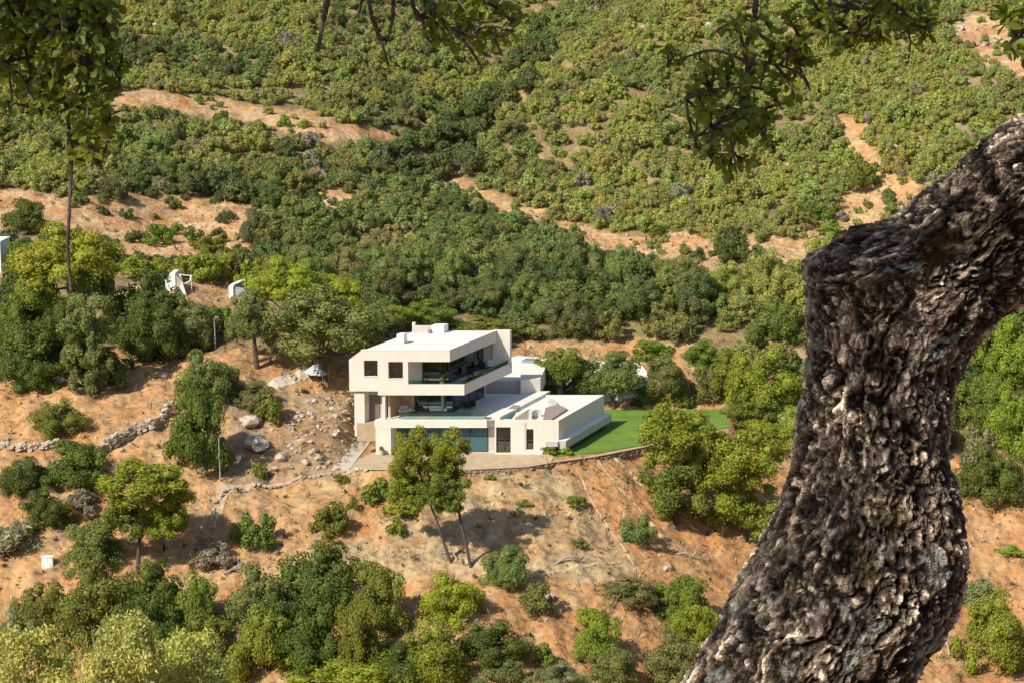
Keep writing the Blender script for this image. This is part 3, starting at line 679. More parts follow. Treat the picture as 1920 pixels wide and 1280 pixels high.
x, y, z = hit(436, 560)
b_ = empty('garden_building', (x, y, z), 'white curved fin wall with a sloping grey canopy beside the bright green trees', 'building')
t1 = PY(430, 532, y)[2]
q = MB()
fin = [(x - .45, -.6), (x + .1, -.6), (x + .1, (t1 - z) * .75), (x + .3, (t1 - z) * .95), (x + .8, (t1 - z) * 1.05), (x + .5, (t1 - z) * 1.08), (x - .1, (t1 - z)), (x - .45, (t1 - z) * .85)]
nn = len(fin); q.add([(a, y, z + h) for a, h in fin] + [(a + .6, y + 3.0, z + h) for a, h in fin], [tuple(range(nn)), tuple(range(nn, 2 * nn))[::-1]] + [(i, nn + i, nn + (i + 1) % nn, (i + 1) % nn) for i in range(nn)])
q.build('fin_wall', M['white'], b_)
q = MB(); q.add([(x + .12, y + .2, z + (t1 - z) * .8), (x + 1.4, y + .2, z + (t1 - z) * .6), (x + 2.4, y + .6, z - .5), (x + .12, y + .2, z - .5), (x + .72, y + 3, z + (t1 - z) * .8), (x + 2.0, y + 3, z + (t1 - z) * .6), (x + 3.0, y + 3, z - .5), (x + .72, y + 3, z - .5)],
    [(0, 3, 2, 1), (4, 5, 6, 7), (0, 1, 5, 4), (1, 2, 6, 5), (2, 3, 7, 6), (3, 0, 4, 7)]); q.build('canopy', M['canvas'], b_)
x, y, z = hit(-4, 512)
b_ = empty('garden_building', (x, y, z), 'white building corner with a small window at the left edge of the valley', 'building')
t1 = PY(-4, 455, y)[2]
q = MB(); q.box(x - 6, x + .45, y, y + 5, z - 1, t1); q.build('wall', M['white'], b_)
q = MB(); q.box(x - 6.1, x + .55, y - .1, y + 5.1, t1, t1 + .18); q.build('roof_edge', M['roofing'], b_)
for k in range(3):
    q = MB(); q.box(x - .75 - k * 1.8, x - .15 - k * 1.8, y - .03, y + .03, t1 - 1.9, t1 - 1.0); wn = q.build('window', M['frame'], b_)
    q = MB(); q.box(x - .70 - k * 1.8, x - .2 - k * 1.8, y - .045, y - .031, t1 - 1.85, t1 - 1.05); q.build('pane', M['glass'], wn)
x, y, z = hit(90, 1063)
b_ = empty('utility_cabinet', (x, y, z), 'small white utility cabinet standing on the bare orange slope', 'cabinet')
q = MB(); q.box(x - .55, x + .55, y - .25, y + .3, z - .2, z + 1.0); q.build('body', M['white'], b_)
q = MB(); q.box(x - .48, x - .01, y - .28, y - .251, z + .05, z + .92); q.build('door', M['white'], b_)
q = MB(); q.box(x + .01, x + .48, y - .28, y - .251, z + .05, z + .92); q.build('door', M['white'], b_)
q = MB(); q.box(x - .62, x + .62, y - .32, y + .36, z + 1.0, z + 1.06); q.build('lid', M['white'], b_)

# ------------------------------------------------------------------ plants
def ico(n):
    bm = bmesh.new(); bmesh.ops.create_icosphere(bm, subdivisions=n, radius=1.0)
    v = np.array([q.co[:] for q in bm.verts]); f = np.array([[q.index for q in fc.verts] for fc in bm.faces]); bm.free(); return v, f
ICO = {k: ico(k) for k in (1, 2, 3)}
def unit(a): return a / (np.linalg.norm(a, axis=-1, keepdims=True) + 1e-9)
def crown(seed, n_clump, n_leaf, leaf, sub=1, zmin=-.35, elong=1.6, rmin=.40, rmax=.78, cr=(.26, .46), core=.80, spread=.55, shell=(.80, 1.12), tall=1.0):
    """leaf-sized faces on clumps spread through a unit crown; returns verts, quads, leafv per vertex"""
    g = np.random.default_rng(seed)
    c = []
    k = 0
    while len(c) < n_clump:
        d = unit(g.normal(size=3)); k += 1
        if d[2] < zmin: continue
        q = d * g.uniform(rmin, rmax); q[2] *= tall
        if k < 60 * n_clump and c and min(np.linalg.norm(q - o) for o in c) < .9 / n_clump ** .45: continue
        c.append(q)
    c = np.array(c + [np.zeros(3)]); rad = np.append(g.uniform(cr[0], cr[1], n_clump), rmin * .9)
    w = rad ** 2; w[-1] *= .2; w /= w.sum(); ci = g.choice(len(c), n_leaf, p=w)
    out = unit(c + 1e-6); d = unit(g.normal(size=(n_leaf, 3)) + out[ci] * .8 + np.array([0, 0, .35]))
    pos = c[ci] + d * (rad[ci] * g.uniform(shell[0], shell[1], n_leaf))[:, None]
    nrm = unit(d * 1.0 + g.normal(size=(n_leaf, 3)) * spread)
    t = unit(np.cross(nrm, g.normal(size=(n_leaf, 3)))); b = np.cross(nrm, t)
    s = leaf * g.uniform(.65, 1.35, n_leaf)[:, None]
    V = np.stack([pos - t * s * .5 * elong, pos + b * s * .42, pos + t * s * .5 * elong, pos - b * s * .42], 1).reshape(-1, 3)
    Fq = np.arange(n_leaf * 4).reshape(-1, 4)
    cv = g.uniform(-.14, .14, len(c)); lv = np.repeat(np.clip(g.normal(.5, .2, n_leaf) + cv[ci], 0, 1), 4)
    iv, jf = ICO[sub]
    vs, fs, ls = [V], [Fq], [lv]; base = len(V)
    for k in range(len(c)):
        if core <= 0: break
        q = iv * (1 + .22 * (vnoise(iv[:, 0] * 2.5 + k * 7, iv[:, 1] * 2.5, iv[:, 2] * 2.5 + seed, 5)[:, None] - .5) * 2)
        vs.append(c[k] + q * rad[k] * core); fs.append(np.concatenate([jf, jf[:, 2:3]], 1) + base); ls.append(np.full(len(iv), .45)); base += len(iv)
    return np.concatenate(vs), fs, np.concatenate(ls)
def crown_mesh(name, *a, **k):
    V, fs, lv = crown(*a, **k)
    quads = fs[0]; tris = np.concatenate([f[:, :3] for f in fs[1:]]) if len(fs) > 1 else np.zeros((0, 3), int)
    me = bpy.data.meshes.new(name); me.vertices.add(len(V)); me.vertices.foreach_set('co', V.astype(np.float32).ravel())
    nl = quads.size + tris.size; me.loops.add(nl); me.loops.foreach_set('vertex_index', np.concatenate([quads.ravel(), tris.ravel()]).astype(np.int32))
    me.polygons.add(len(quads) + len(tris))
    me.polygons.foreach_set('loop_start', np.concatenate([np.arange(len(quads)) * 4, quads.size + np.arange(len(tris)) * 3]).astype(np.int32))
    at = me.attributes.new('leafv', 'FLOAT', 'POINT'); at.data.foreach_set('value', lv.astype(np.float32))
    me.update(calc_edges=True); me.materials.append(M['foliage']); return me
CR = {
    's': [crown_mesh('small_bush_leaves', 100 + i, 8, 620, .13, rmin=.35, rmax=.72, cr=(.28, .48), core=.64) for i in range(6)],
    'b': [crown_mesh('bush_leaves', 200 + i, 20, 2600, .075, rmin=.42, rmax=.86, cr=(.18, .40), core=.64) for i in range(6)],
    'l': [crown_mesh('tree_leaves', 300 + i, 40, 9000, .040, zmin=-.6, rmin=.42, rmax=.92, cr=(.15, .34), core=.66) for i in range(5)],
    'p': [crown_mesh('pine_needles', 400 + i, 34, 8000, .046, zmin=-.8, elong=2.4, rmin=.38, rmax=.95, cr=(.17, .32), core=.76, spread=.9, shell=(.6, 1.25)) for i in range(3)],
    'c': [crown_mesh('conifer_sprays', 500 + i, 40, 4600, .048, zmin=-.95, elong=2.2, rmin=.5, rmax=.92, cr=(.13, .24), core=.7, spread=.8, shell=(.6, 1.2)) for i in range(2)],
    'd': [crown_mesh('dry_twigs', 600 + i, 10, 1500, .10, zmin=-.3, elong=3.6, rmin=.4, rmax=.8, cr=(.25, .4), core=.55, spread=1.4, shell=(.5, 1.35)) for i in range(3)],
    'n': [crown_mesh('near_shrub_leaves', 700 + i, 50, 15000, .032, zmin=-.4, elong=2.4, rmin=.5, rmax=.95, cr=(.13, .27), core=.5, spread=1.2, shell=(.6, 1.35)) for i in range(2)],
}
TONE = {'D': (.098, .132, .022), 'M': (.160, .200, .030), 'B': (.222, .258, .028), 'Y': (.285, .312, .028), 'O': (.168, .198, .056), 'G': (.28, .24, .17), 'S': (.205, .22, .10), 'N': (.45, .44, .125)}
def jitter(c, s=.12): return tuple(max(.005, v * random.uniform(1 - s, 1 + s)) for v in c)
FOOT = []
cnt = [0]
def trunk_mesh(base, top, r, seed, limbs=4, spread=1.0, hgt=1.0):
    g = random.Random(seed); mb = MB(); b = Vector(base); t_ = Vector(top)
    pts = [b + (t_ - b) * (k / 5) + Vector((g.uniform(-.12, .12), g.uniform(-.12, .12), 0)) * (0 if k in (0,) else 1) for k in range(6)]
    mb.tube(pts, [r * (1.25 - .75 * k / 5) for k in range(6)], 8)
    for i in range(limbs):
        s = pts[g.choice((2, 3, 4))]; a = 6.28 * (i + g.random() * .6) / limbs
        e = s + Vector((math.cos(a) * spread * g.uniform(.5, .8), math.sin(a) * spread * g.uniform(.5, .8), hgt * g.uniform(.3, .6)))
        mb.tube([s, s.lerp(e, .5) + Vector((0, 0, .1 * hgt)), e], [r * .45, r * .3, r * .12], 6)
    return mb
def place(box, base=None):
    """ground position and size for a plant whose outline in the photograph is box"""
    x0, y0, x1, y1 = box; cx = (x0 + x1) / 2
    bx, by = base if base else (cx, y1 - 2)
    gx, gy, gz = hit(bx, by); f = proj(gx, gy, gz)[2]
    return gx, gy, gz, f / F
def bush(mesh, box, tone, label, cat='bush', group=None, name='bush', col=None):
    x0, y0, x1, y1 = box; gx, gy, gz, s = place(box)
    if mesh == 'b' and x1 - x0 > 82: mesh = 'l'
    hw = (x1 - x0) / 2 * s * 1.10; ry = hw * .85; yc = gy + ry * .55; zc = h1(gx, yc); zt = PY((x0 + x1) / 2, y0, yc)[2]; zb = min(zc, gz) - .05
    hh = max(.25, (zt - zb) / 1.55)
    cnt[0] += 1
    me = CR[mesh][cnt[0] % len(CR[mesh])]
    o = link(name, me); o.location = (gx, yc, zb + hh * .55); o.scale = (hw / .98, ry / .98, hh * 1.0)
    o.rotation_euler = (0, 0, random.choice((0, 3.14159)) + random.uniform(-.25, .25)); o.color = (*jitter(col or TONE[tone]), 1)
    FOOT.append((gx, yc, max(hw, ry))); return tag(o, label, cat, group)
def tree(mesh, box, base, tone, label, cat='tree', group=None, name='tree', r=.22, more=(), lean=True):
    """crown outlines (box and more) on a trunk that stands at base"""
    gx, gy, gz = hit(*base); f = proj(gx, gy, gz)[2]; s = f / F
    root = empty(name, (gx, gy, gz), label, cat, group)
    boxes = [(box, tone)] + list(more); first = None
    for (bx, tn) in boxes:
        cx, cy = (bx[0] + bx[2]) / 2, (bx[1] + bx[3]) / 2
        yc = gy + random.uniform(-.4, .4)
        c = PY(cx, cy, yc); hw = (bx[2] - bx[0]) / 2 * s * 1.12; hh = (bx[3] - bx[1]) / 2 * s * 1.08
        cnt[0] += 1
        o = link('crown', CR[mesh][cnt[0] % len(CR[mesh])]); o.scale = (hw, hw * .9, hh * 1.03); o.rotation_euler = (0, 0, random.choice((0, 3.14159)) + random.uniform(-.25, .25))
        o.color = (*jitter(TONE[tn], .08), 1); o.parent = root; o.location = Vector(c) - Vector((gx, gy, gz))
        if first is None: first = (c, hw, hh)
        else: 
            mb = MB(); k = Vector(c); st_ = Vector((gx, gy, gz)).lerp(Vector(first[0]), .7); mb.tube([st_, st_.lerp(k, .6), k], [r * .5, r * .35, r * .15], 6); mb.build('limb', M['wood_bark'], root)
    c, hw, hh = first
    trunk_mesh((gx, gy, gz - .4), (c[0], c[1], c[2] + hh * .2), r, cnt[0], 5, hw * .9, hh).build('trunk', M['wood_bark'], root)
    FOOT.append((gx, gy, max(hw * .8, 1))); return root

# --- lower slope, hand-placed after the photograph
tree('p', (738, 812, 812, 905), (848, 1056), 'B', 'slim pine with the bare thin left trunk in front of the lower glass wall', 'pine tree', 'pair of pines below the villa', 'pine_tree', .13, [((728, 880, 800, 958), 'B'), ((770, 890, 850, 955), 'M')])
tree('p', (802, 813, 876, 895), (884, 1062), 'B', 'slim pine with the bare thin right trunk before the lower glass wall', 'pine tree', 'pair of pines below the villa', 'pine_tree', .14, [((806, 870, 876, 945), 'M'), ((815, 920, 868, 965), 'M')])
tree('p', (200, 872, 345, 960), (258, 1078), 'B', 'spreading pine with a dark bare trunk on the orange slope at lower left', 'pine tree', None, 'pine_tree', .2, [((195, 935, 275, 1010), 'M'), ((265, 930, 352, 1012), 'B')])
tree('c', (115, 540, 215, 650), (180, 738), 'O', 'pale green conifer with layered sprays before the dark wood at left', 'conifer', None, 'conifer_tree', .25, [((118, 620, 212, 735), 'O')])
tree('l', (38, 432, 212, 560), (140, 640), 'Y', 'tall yellow green broadleaf tree with the hanging dead stem before it', 'tree', None, 'tree', .35, [((20, 490, 120, 610), 'B'), ((130, 470, 216, 610), 'M')])
tree('l', (498, 552, 715, 694), (606, 712), 'O', 'big round olive green tree shading the left wall of the villa', 'tree', None, 'olive_tree', .4)
tree('l', (427, 548, 520, 662), (482, 690), 'O', 'medium olive green tree left of the biggest olive tree', 'tree', None, 'olive_tree', .28)
tree('l', (468, 492, 600, 590), (530, 612), 'Y', 'bright yellow green tree beside the curved white fin wall', 'tree', None, 'tree', .25)
tree('l', (575, 520, 682, 600), (640, 625), 'Y', 'bright yellow green tree behind the biggest olive tree', 'tree', None, 'tree', .25)
tree('l', (1003, 652, 1112, 748), (1060, 752), 'M', 'round green tree between the villa and the pale drive', 'tree', None, 'tree', .2)
tree('l', (1092, 668, 1202, 758), (1150, 766), 'O', 'olive green tree at the back edge of the lawn near its left end', 'tree', None, 'olive_tree', .22)
tree('l', (1204, 668, 1290, 752), (1245, 762), 'O', 'grey green tree where the pale drive ends behind the lawn', 'tree', None, 'olive_tree', .2)
tree('p', (1200, 772, 1330, 880), (1270, 985), 'B', 'bushy yellow green pine hiding the right end of the lawn', 'pine tree', None, 'pine_tree', .2, [((1210, 850, 1325, 968), 'M'), ((1290, 800, 1390, 930), 'B')])
tree('p', (1325, 815, 1465, 930), (1400, 1012), 'B', 'yellow green pine touching the left edge of the thick cork oak trunk', 'pine tree', None, 'pine_tree', .2, [((1330, 900, 1450, 1005), 'B')])
for mesh, box, tone, label in [
    ('b', (60, 750, 156, 826), 'M', 'round green bush alone on the bare slope at far left'),
    ('b', (70, 828, 206, 928), 'D', 'wide dark green bush below the pale stones at far left'),
    ('b', (0, 850, 92, 945), 'D', 'dark green bush cut by the left edge beside the wide dark bush'),
    ('b', (38, 918, 130, 1002), 'D', 'dark green bush below the wide dark bush at far left'),
    ('d', (128, 922, 190, 974), 'G', 'grey dry round bush between dark bush and spreading pine'),
    ('d', (-20, 985, 62, 1056), 'G', 'grey dry twiggy bush at the left edge above the cabinet'),
    ('b', (304, 718, 428, 896), 'D', 'tall dense dark green bush beside the lower street lamp'),
    ('b', (325, 655, 442, 770), 'O', 'olive green bush behind the tall dense dark bush'),
    ('b', (428, 718, 512, 776), 'O', 'low olive green bush below the end of the upper path'),
    ('s', (472, 738, 528, 806), 'M', 'narrow green bush leaning over the rubble slope'),
    ('s', (470, 862, 500, 898), 'M', 'small green bush in the rubble beside the footpath'),
    ('l', (112, 975, 236, 1085), 'O', 'grey green bush under the left side of the spreading pine'),
    ('l', (98, 1050, 268, 1240), 'M', 'massive green bush at lower left before the pine trunk'),
    ('l', (210, 1060, 335, 1215), 'D', 'dark green bush right of the massive lower left bush'),
    ('l', (310, 1075, 415, 1215), 'M', 'green bush below the grey brush shadow at lower left'),
    ('b', (440, 948, 516, 1040), 'M', 'green bush with one pale stem on the orange slope'),
    ('b', (578, 942, 650, 1022), 'M', 'upright green bush in the middle of the orange slope'),
    ('l', (420, 1055, 565, 1205), 'O', 'olive green bush in the thick row at the bottom'),
    ('l', (520, 1025, 675, 1185), 'D', 'tall dark bush topping the thick row at the bottom'),
    ('l', (425, 1140, 545, 1290), 'B', 'yellow green bush low in the thick row at the bottom'),
    ('l', (535, 1145, 650, 1290), 'D', 'dark bush at the bottom edge beside the yellow green one'),
    ('l', (645, 1055, 762, 1205), 'M', 'pointed green bush at the right end of the thick row'),
    ('b', (786, 1072, 906, 1182), 'Y', 'bright yellow green bush just below the pair of pines'),
    ('l', (560, 1205, 760, 1300), 'B', 'broad yellow green bush cut by the bottom edge'),
    ('l', (745, 1165, 885, 1300), 'B', 'yellow green bush under the bright one at the bottom edge'),
    ('b', (866, 1165, 988, 1262), 'D', 'dark green bush right of the yellow green bottom bushes'),
    ('b', (1068, 1142, 1166, 1262), 'B', 'upright bright green bush alone near the bottom centre'),
    ('s', (1000, 1205, 1045, 1262), 'M', 'small green bush between two larger bottom bushes'),
    ('b', (908, 1028, 992, 1112), 'O', 'feathery grey green bush below the pine shadow'),
    ('b', (978, 1092, 1042, 1166), 'O', 'feathery bush standing right below the other feathery one'),
    ('b', (1130, 1082, 1232, 1144), 'O', 'low dark grey green bush beside the dead branches'),
    ('b', (1222, 1080, 1345, 1200), 'M', 'soft green bush left of the lower cork oak trunk'),
    ('b', (1210, 1180, 1330, 1300), 'O', 'pale green bush at the bottom touching the cork oak trunk'),
    ('b', (1164, 958, 1226, 1028), 'O', 'spiky grey green bush on the red slope below the lawn'),
    ('b', (1802, 1105, 1935, 1275), 'B', 'large bright green bush at lower right beyond the trunk'),
    ('b', (1800, 840, 1920, 965), 'D', 'dark green bush right of the trunk above the bare soil'),
    ('b', (1805, 800, 1880, 925), 'S', 'grey green bush touching the right side of the trunk'),
    ('s', (680, 898, 738, 956), 'M', 'small green bush left of the pines under the apron wall'),
    ('s', (720, 934, 778, 976), 'B', 'low bright bush at the foot of the left pine crown'),
    ('s', (720, 972, 760, 1016), 'B', 'tiny bright bush on the slope left of the pine trunks'),
    ('s', (622, 885, 652, 912), 'M', 'tiny green bush beside the footpath near the apron wall'),
    ('s', (650, 930, 676, 962), 'M', 'tiny round bush on the slope below the apron corner'),
    ('s', (964, 934, 996, 958), 'M', 'tiny dark bush at the right edge of the pine shadow'),
    ('s', (1054, 930, 1098, 956), 'M', 'tiny green bush on the dry grass patch'),
    ('s', (1072, 1005, 1102, 1034), 'O', 'tiny pale bush low on the dry grass patch'),
    ('s', (905, 890, 930, 906), 'B', 'tiny bright bush under the right pine beside the wall'),
    ('b', (1226, 920, 1305, 985), 'M', 'green bush at the foot of the pine hiding the lawn'),
    ('l', (20, 1085, 140, 1215), 'M', 'green bush left of the massive lower left bush'),
    ('l', (190, 1130, 330, 1290), 'D', 'dark bush behind the pale near shrubs under the pine'),
    ('l', (300, 1150, 440, 1290), 'M', 'green bush filling the gap right of the near shrubs'),
    ('b', (-20, 1150, 80, 1240), 'S', 'grey green bush at the left edge near the bottom'),
    ('l', (620, 1120, 720, 1290), 'M', 'green bush below the pointed bush of the thick row'),
    ('l', (470, 1100, 580, 1230), 'D', 'dark bush in the middle of the thick row'),
    ('b', (690, 1210, 800, 1300), 'D', 'dark bush between two yellow green bottom bushes'),
    ('b', (880, 1235, 990, 1300), 'O', 'olive bush cut by the bottom edge near the centre'),
    ('b', (1000, 1240, 1090, 1300), 'S', 'grey green bush at the bottom edge right of centre'),
    ('b', (1100, 1215, 1200, 1300), 'O', 'olive bush under the upright bright green one at the bottom'),
    ('b', (1255, 1110, 1350, 1230), 'B', 'bright bush touching the left side of the lower trunk'),
    ('b', (360, 1010, 440, 1075), 'G', 'grey brown dry bush in the shadow of the spreading pine'),
    ('b', (1800, 1090, 1880, 1150), 'S', 'grey green bush above the large bright one at lower right'),
    ('s', (1870, 1020, 1920, 1050), 'B', 'small light bush on the bare soil at the right edge'),
    ('l', (1795, 700, 1900, 830), 'M', 'green bush right of the trunk at its middle'),
    ('l', (1850, 720, 1960, 860), 'B', 'bright yellow green bush at the right edge beyond the trunk'),
    ('l', (1830, 600, 1950, 740), 'B', 'bright yellow green bush under the leaning limb at right'),
    ('l', (-30, 520, 90, 650), 'D', 'dark bush at the left edge below the white corner'),
    ('l', (225, 560, 330, 690), 'D', 'shaded dark bush under the white building end'),
    ('l', (100, 620, 190, 720), 'D', 'dark bush mass at the foot of the yellow green tree'),
    ('l', (-20, 560, 60, 680), 'M', 'green bush at the left edge in the dark wood'),
    ('b', (10, 660, 100, 745), 'D', 'low dark bush at the lower edge of the dark wood'),
    ('l', (255, 590, 345, 690), 'D', 'deep green bush left of the upper street lamp and building'),
    ('b', (330, 600, 400, 670), 'M', 'green bush between the building end and the upper street lamp'),
    ('b', (0, 455, 70, 520), 'M', 'green bush in front of the white building corner'),
    ('s', (355, 575, 395, 605), 'D', 'small dark bush on the orange knoll'),
    ('s', (425, 590, 470, 640), 'O', 'olive bush right of the upper street lamp'),
    ('l', (560, 560, 690, 660), 'O', 'olive bush filling the back of the biggest olive tree'),
    ('b', (850, 596, 960, 646), 'M', 'green bush behind the right end of the villa roof'),
    ('b', (940, 590, 1020, 645), 'O', 'olive bush behind the end fin wall of the villa'),
    ('b', (1180, 640, 1260, 682), 'M', 'green bush on the bank above the pale drive end'),
    ('b', (1280, 640, 1370, 700), 'M', 'green bush on the bank behind the right lawn corner'),
    ('l', (1400, 560, 1510, 670), 'M', 'green bush left of the trunk above the big bright bush'),
    ('b', (1440, 640, 1510, 730), 'O', 'olive bush hidden by the left side of the trunk'),
    ('b', (1380, 790, 1490, 850), 'B', 'bright bush right of the lawn beside the trunk'),
    ('b', (1180, 720, 1240, 762), 'O', 'grey olive bush between two trees behind the lawn'),
    ('s', (1000, 715, 1050, 752), 'M', 'small green bush behind the right block roof'),
    ('s', (1050, 722, 1110, 758), 'M', 'low green bush under the round tree by the drive'),
    # behind and beside the villa
    ('b', (-10, 505, 70, 640), 'D', 'dark green tree like bush at the left edge under the white corner'),
    ('l', (-40, 600, 110, 735), 'D', 'deep green bush mass at the left edge above bare soil'),
    ('l', (60, 560, 150, 690), 'D', 'dark bush behind the pale conifer on its left'),
    ('l', (205, 515, 335, 668), 'D', 'dark shaded bush right of the pale conifer'),
    ('b', (150, 655, 232, 742), 'D', 'dark bush at the foot of the pale conifer'),
    ('l', (295, 560, 400, 665), 'O', 'olive green bush below the white building end'),
    ('b', (365, 570, 432, 650), 'M', 'green bush just left of the upper street lamp'),
    ('b', (218, 478, 292, 532), 'B', 'first bright bush of the hedge row from the left'),
    ('b', (278, 474, 350, 532), 'B', 'second bright bush of the hedge row from the left'),
    ('b', (338, 472, 412, 536), 'B', 'middle bright bush of the hedge row above the white building'),
    ('b', (398, 472, 452, 536), 'B', 'fourth bright bush of the hedge row from the left'),
    ('b', (442, 486, 496, 540), 'B', 'last bush of the bright hedge row above the fin wall'),
    ('b', (686, 562, 772, 622), 'B', 'bright green bush just behind the villa roof at its left'),
    ('b', (752, 566, 855, 618), 'M', 'green bush directly behind the roof boxes of the villa'),
    ('b', (1320, 658, 1412, 752), 'B', 'bright green bush on the right behind the lawn'),
    ('l', (1370, 655, 1500, 790), 'B', 'big bright green bush against the left side of the trunk'),
    ('b', (1290, 690, 1352, 764), 'O', 'olive bush at the far right corner of the lawn'),
    ('b', (1350, 735, 1480, 815), 'M', 'green bush under the big bright bush beside the trunk'),
    ('s', (1235, 738, 1268, 768), 'Y', 'small yellow bush on the lawn back edge'),
    ('s', (1270, 735, 1300, 770), 'M', 'small green bush on the lawn back edge near the white kerb'),
    ('s', (1180, 748, 1204, 768), 'D', 'small dark ball bush at the back edge of the lawn'),
    ('b', (1345, 428, 1416, 506), 'D', 'dark green tree like bush alone on the bare hillside track'),
    ('b', (1494, 378, 1562, 428), 'M', 'round green bush above the bare track near the trunk'),
    ('s', (1534, 408, 1582, 454), 'M', 'small round green bush beside the trunk elbow'),
    ('b', (1582, 300, 1652, 366), 'M', 'green bush on the bare gully at right'),
    ('s', (1218, 420, 1252, 452), 'D', 'small dark ball bush on the bare track'),
    ('b', (0, 374, 88, 442), 'D', 'dark bush at the left edge on the bare band'),
    ('s', (234, 428, 266, 462), 'D', 'first small ball bush from the left on the bare band'),
    ('b', (264, 420, 322, 466), 'M', 'largest ball bush of the row on the bare band'),
    ('s', (318, 415, 346, 444), 'M', 'small ball bush behind the row on the bare band'),
    ('s', (340, 426, 378, 462), 'D', 'ball bush right of the largest one on the bare band'),
    ('b', (358, 440, 428, 482), 'M', 'low bush at the right end of the row on the bare band'),
    ('b', (70, 430, 130, 460), 'M', 'low green bush at the lower edge of the bare band'),
    ('s', (400, 204, 430, 236), 'M', 'round bush left of centre on the upper bare strip'),
    ('s', (520, 214, 548, 244), 'M', 'round bush in the middle of the upper bare strip'),
    ('s', (560, 222, 584, 244), 'B', 'small light bush right of centre on the upper bare strip'),
    ('s', (270, 198, 300, 224), 'M', 'round bush near the left end of the upper bare strip')]:
    bush(mesh, box, tone, label)
# garden plants round the villa
bush('s', (1012, 832, 1062, 856), 'M', 'low hedge plant under the overhanging corner of the right block', 'hedge')
bush('s', (1050, 838, 1076, 856), 'B', 'small light plant at the front left corner of the lawn', 'plant')
for x, y, z, s_ in POTS:
    o = link('foliage', CR['s'][0]); o.parent = s_; o.location = Vector((x, y, z + .22)) - s_.location; o.scale = (.34, .34, .36); o.color = (*TONE['M'], 1)

# near shrub tops that rise into the bottom left corner, on the camera's own hill
for (x0, y0, x1), y, lab in (((-60, 1190, 150), 96, 'pale yellow green near shrub in the bottom left corner'), ((120, 1172, 330), 92, 'pale near shrub with the tall flower spike at the bottom'), ((270, 1196, 440), 97, 'pale near shrub right of the one with the spike')):
    cx = (x0 + x1) / 2; t_ = PY(cx, y0, y); f = y * 1.02; s = f / F; hw = (x1 - x0) / 2 * s
    gx = t_[0]; gz = h1(gx, y); root = empty('near_shrub', (gx, y, gz), lab, 'shrub', 'pale shrubs in the near foreground')
    hh = (t_[2] - gz) * .34
    o = link('crown', CR['n'][cnt[0] % 2]); cnt[0] += 1; o.parent = root; o.scale = (hw * 1.1, hw, hh); o.location = (0, 0, t_[2] - gz - hh * .97); o.color = (*jitter(TONE['N'], .06), 1)
    trunk_mesh((gx, y, gz - .4), (gx, y, t_[2] - hh), .16, cnt[0], 6, hw * .9, hh * 1.5).build('trunk', M['wood_bark'], root)
    mb = MB(); g = random.Random(cnt[0])
    for k in range(26 if 'spike' in lab and 'right' not in lab else 14):
        a = g.uniform(0, 6.28); rr = g.uniform(0, .85) * hw; b0 = Vector((gx + rr * math.cos(a), y + rr * math.sin(a), t_[2] - hh * .25 - rr * .25)); hh2 = g.uniform(.5, 1.15)
        mb.tube([b0, b0 + Vector((g.uniform(-.1, .1), 0, hh2 + .3))], [.022, .01], 4)
        for j in range(7):
            p_ = b0 + Vector((0, 0, .2 + hh2 * j / 7)); a2 = g.uniform(0, 6.28); d_ = Vector((math.cos(a2), math.sin(a2), .5)) * .16; sd = Vector((-math.sin(a2), math.cos(a2), 0)) * .05
            mb.add([p_, p_ + d_ * .5 + sd, p_ + d_, p_ + d_ * .5 - sd], [(0, 1, 2, 3)])
    so_ = mb.build('shoots', M['foliage'], root); so_.color = (*TONE['N'], 1); so_['kind'] = 'stuff'

# ------------------------------------------------------------------ scrub on the far hillsides
RAVINE = [(1010, 60), (1050, 90), (1000, 185), (930, 245), (870, 305), (820, 345), (720, 345), (700, 320), (760, 280), (850, 255), (900, 190), (950, 120)]
WOOD = [(480, 420), (560, 390), (650, 375), (740, 330), (830, 345), (930, 390), (1040, 430), (1100, 480), (1000, 520), (900, 560), (700, 540), (560, 490)]
cand_t = rng.uniform(-.40, .40, 90000); cand_y = rng.uniform(225, 470, 90000)
cx_ = cand_t * (60 + cand_y); cz_ = height(cx_, cand_y); px_, py_, f_ = proj(cx_, cand_y, cz_)
nn_ = fbm(cx_ * .05, cand_y * .05, 3.0, 3, 77); nj = fbm(cx_ * .4, cand_y * .4, 1.0, 2, 78)
bare = bare_mask(px_ + (nj - .5) * 34, py_ + (nj - .5) * 16)
bare_top = bare_mask(px_, py_ - 1.5 * F / f_) | bare_mask(px_, py_ - .8 * F / f_)
rav = inside(px_, py_, RAVINE); wood = inside(px_, py_, WOOD)
zone = (py_ < 645) | ((px_ > 1400) & (py_ < 850) & (px_ > 1460))
zone |= (px_ > 1180) & (py_ < 690) & (py_ >= 640)
zone &= ~((px_ < 470) & (py_ > 500)) & ~((px_ < 700) & (py_ > 560)) & ~((py_ > 635) & (px_ < 1180) & (px_ > 640))
zone &= (px_ > -220) & (px_ < 2140) & (py_ > -110)
foot = np.array(FOOT)
cells = {}; scrub = []
order = np.argsort(-(py_ + rng.uniform(0, 60, len(py_))) * 0 + rng.uniform(0, 1, len(py_)))
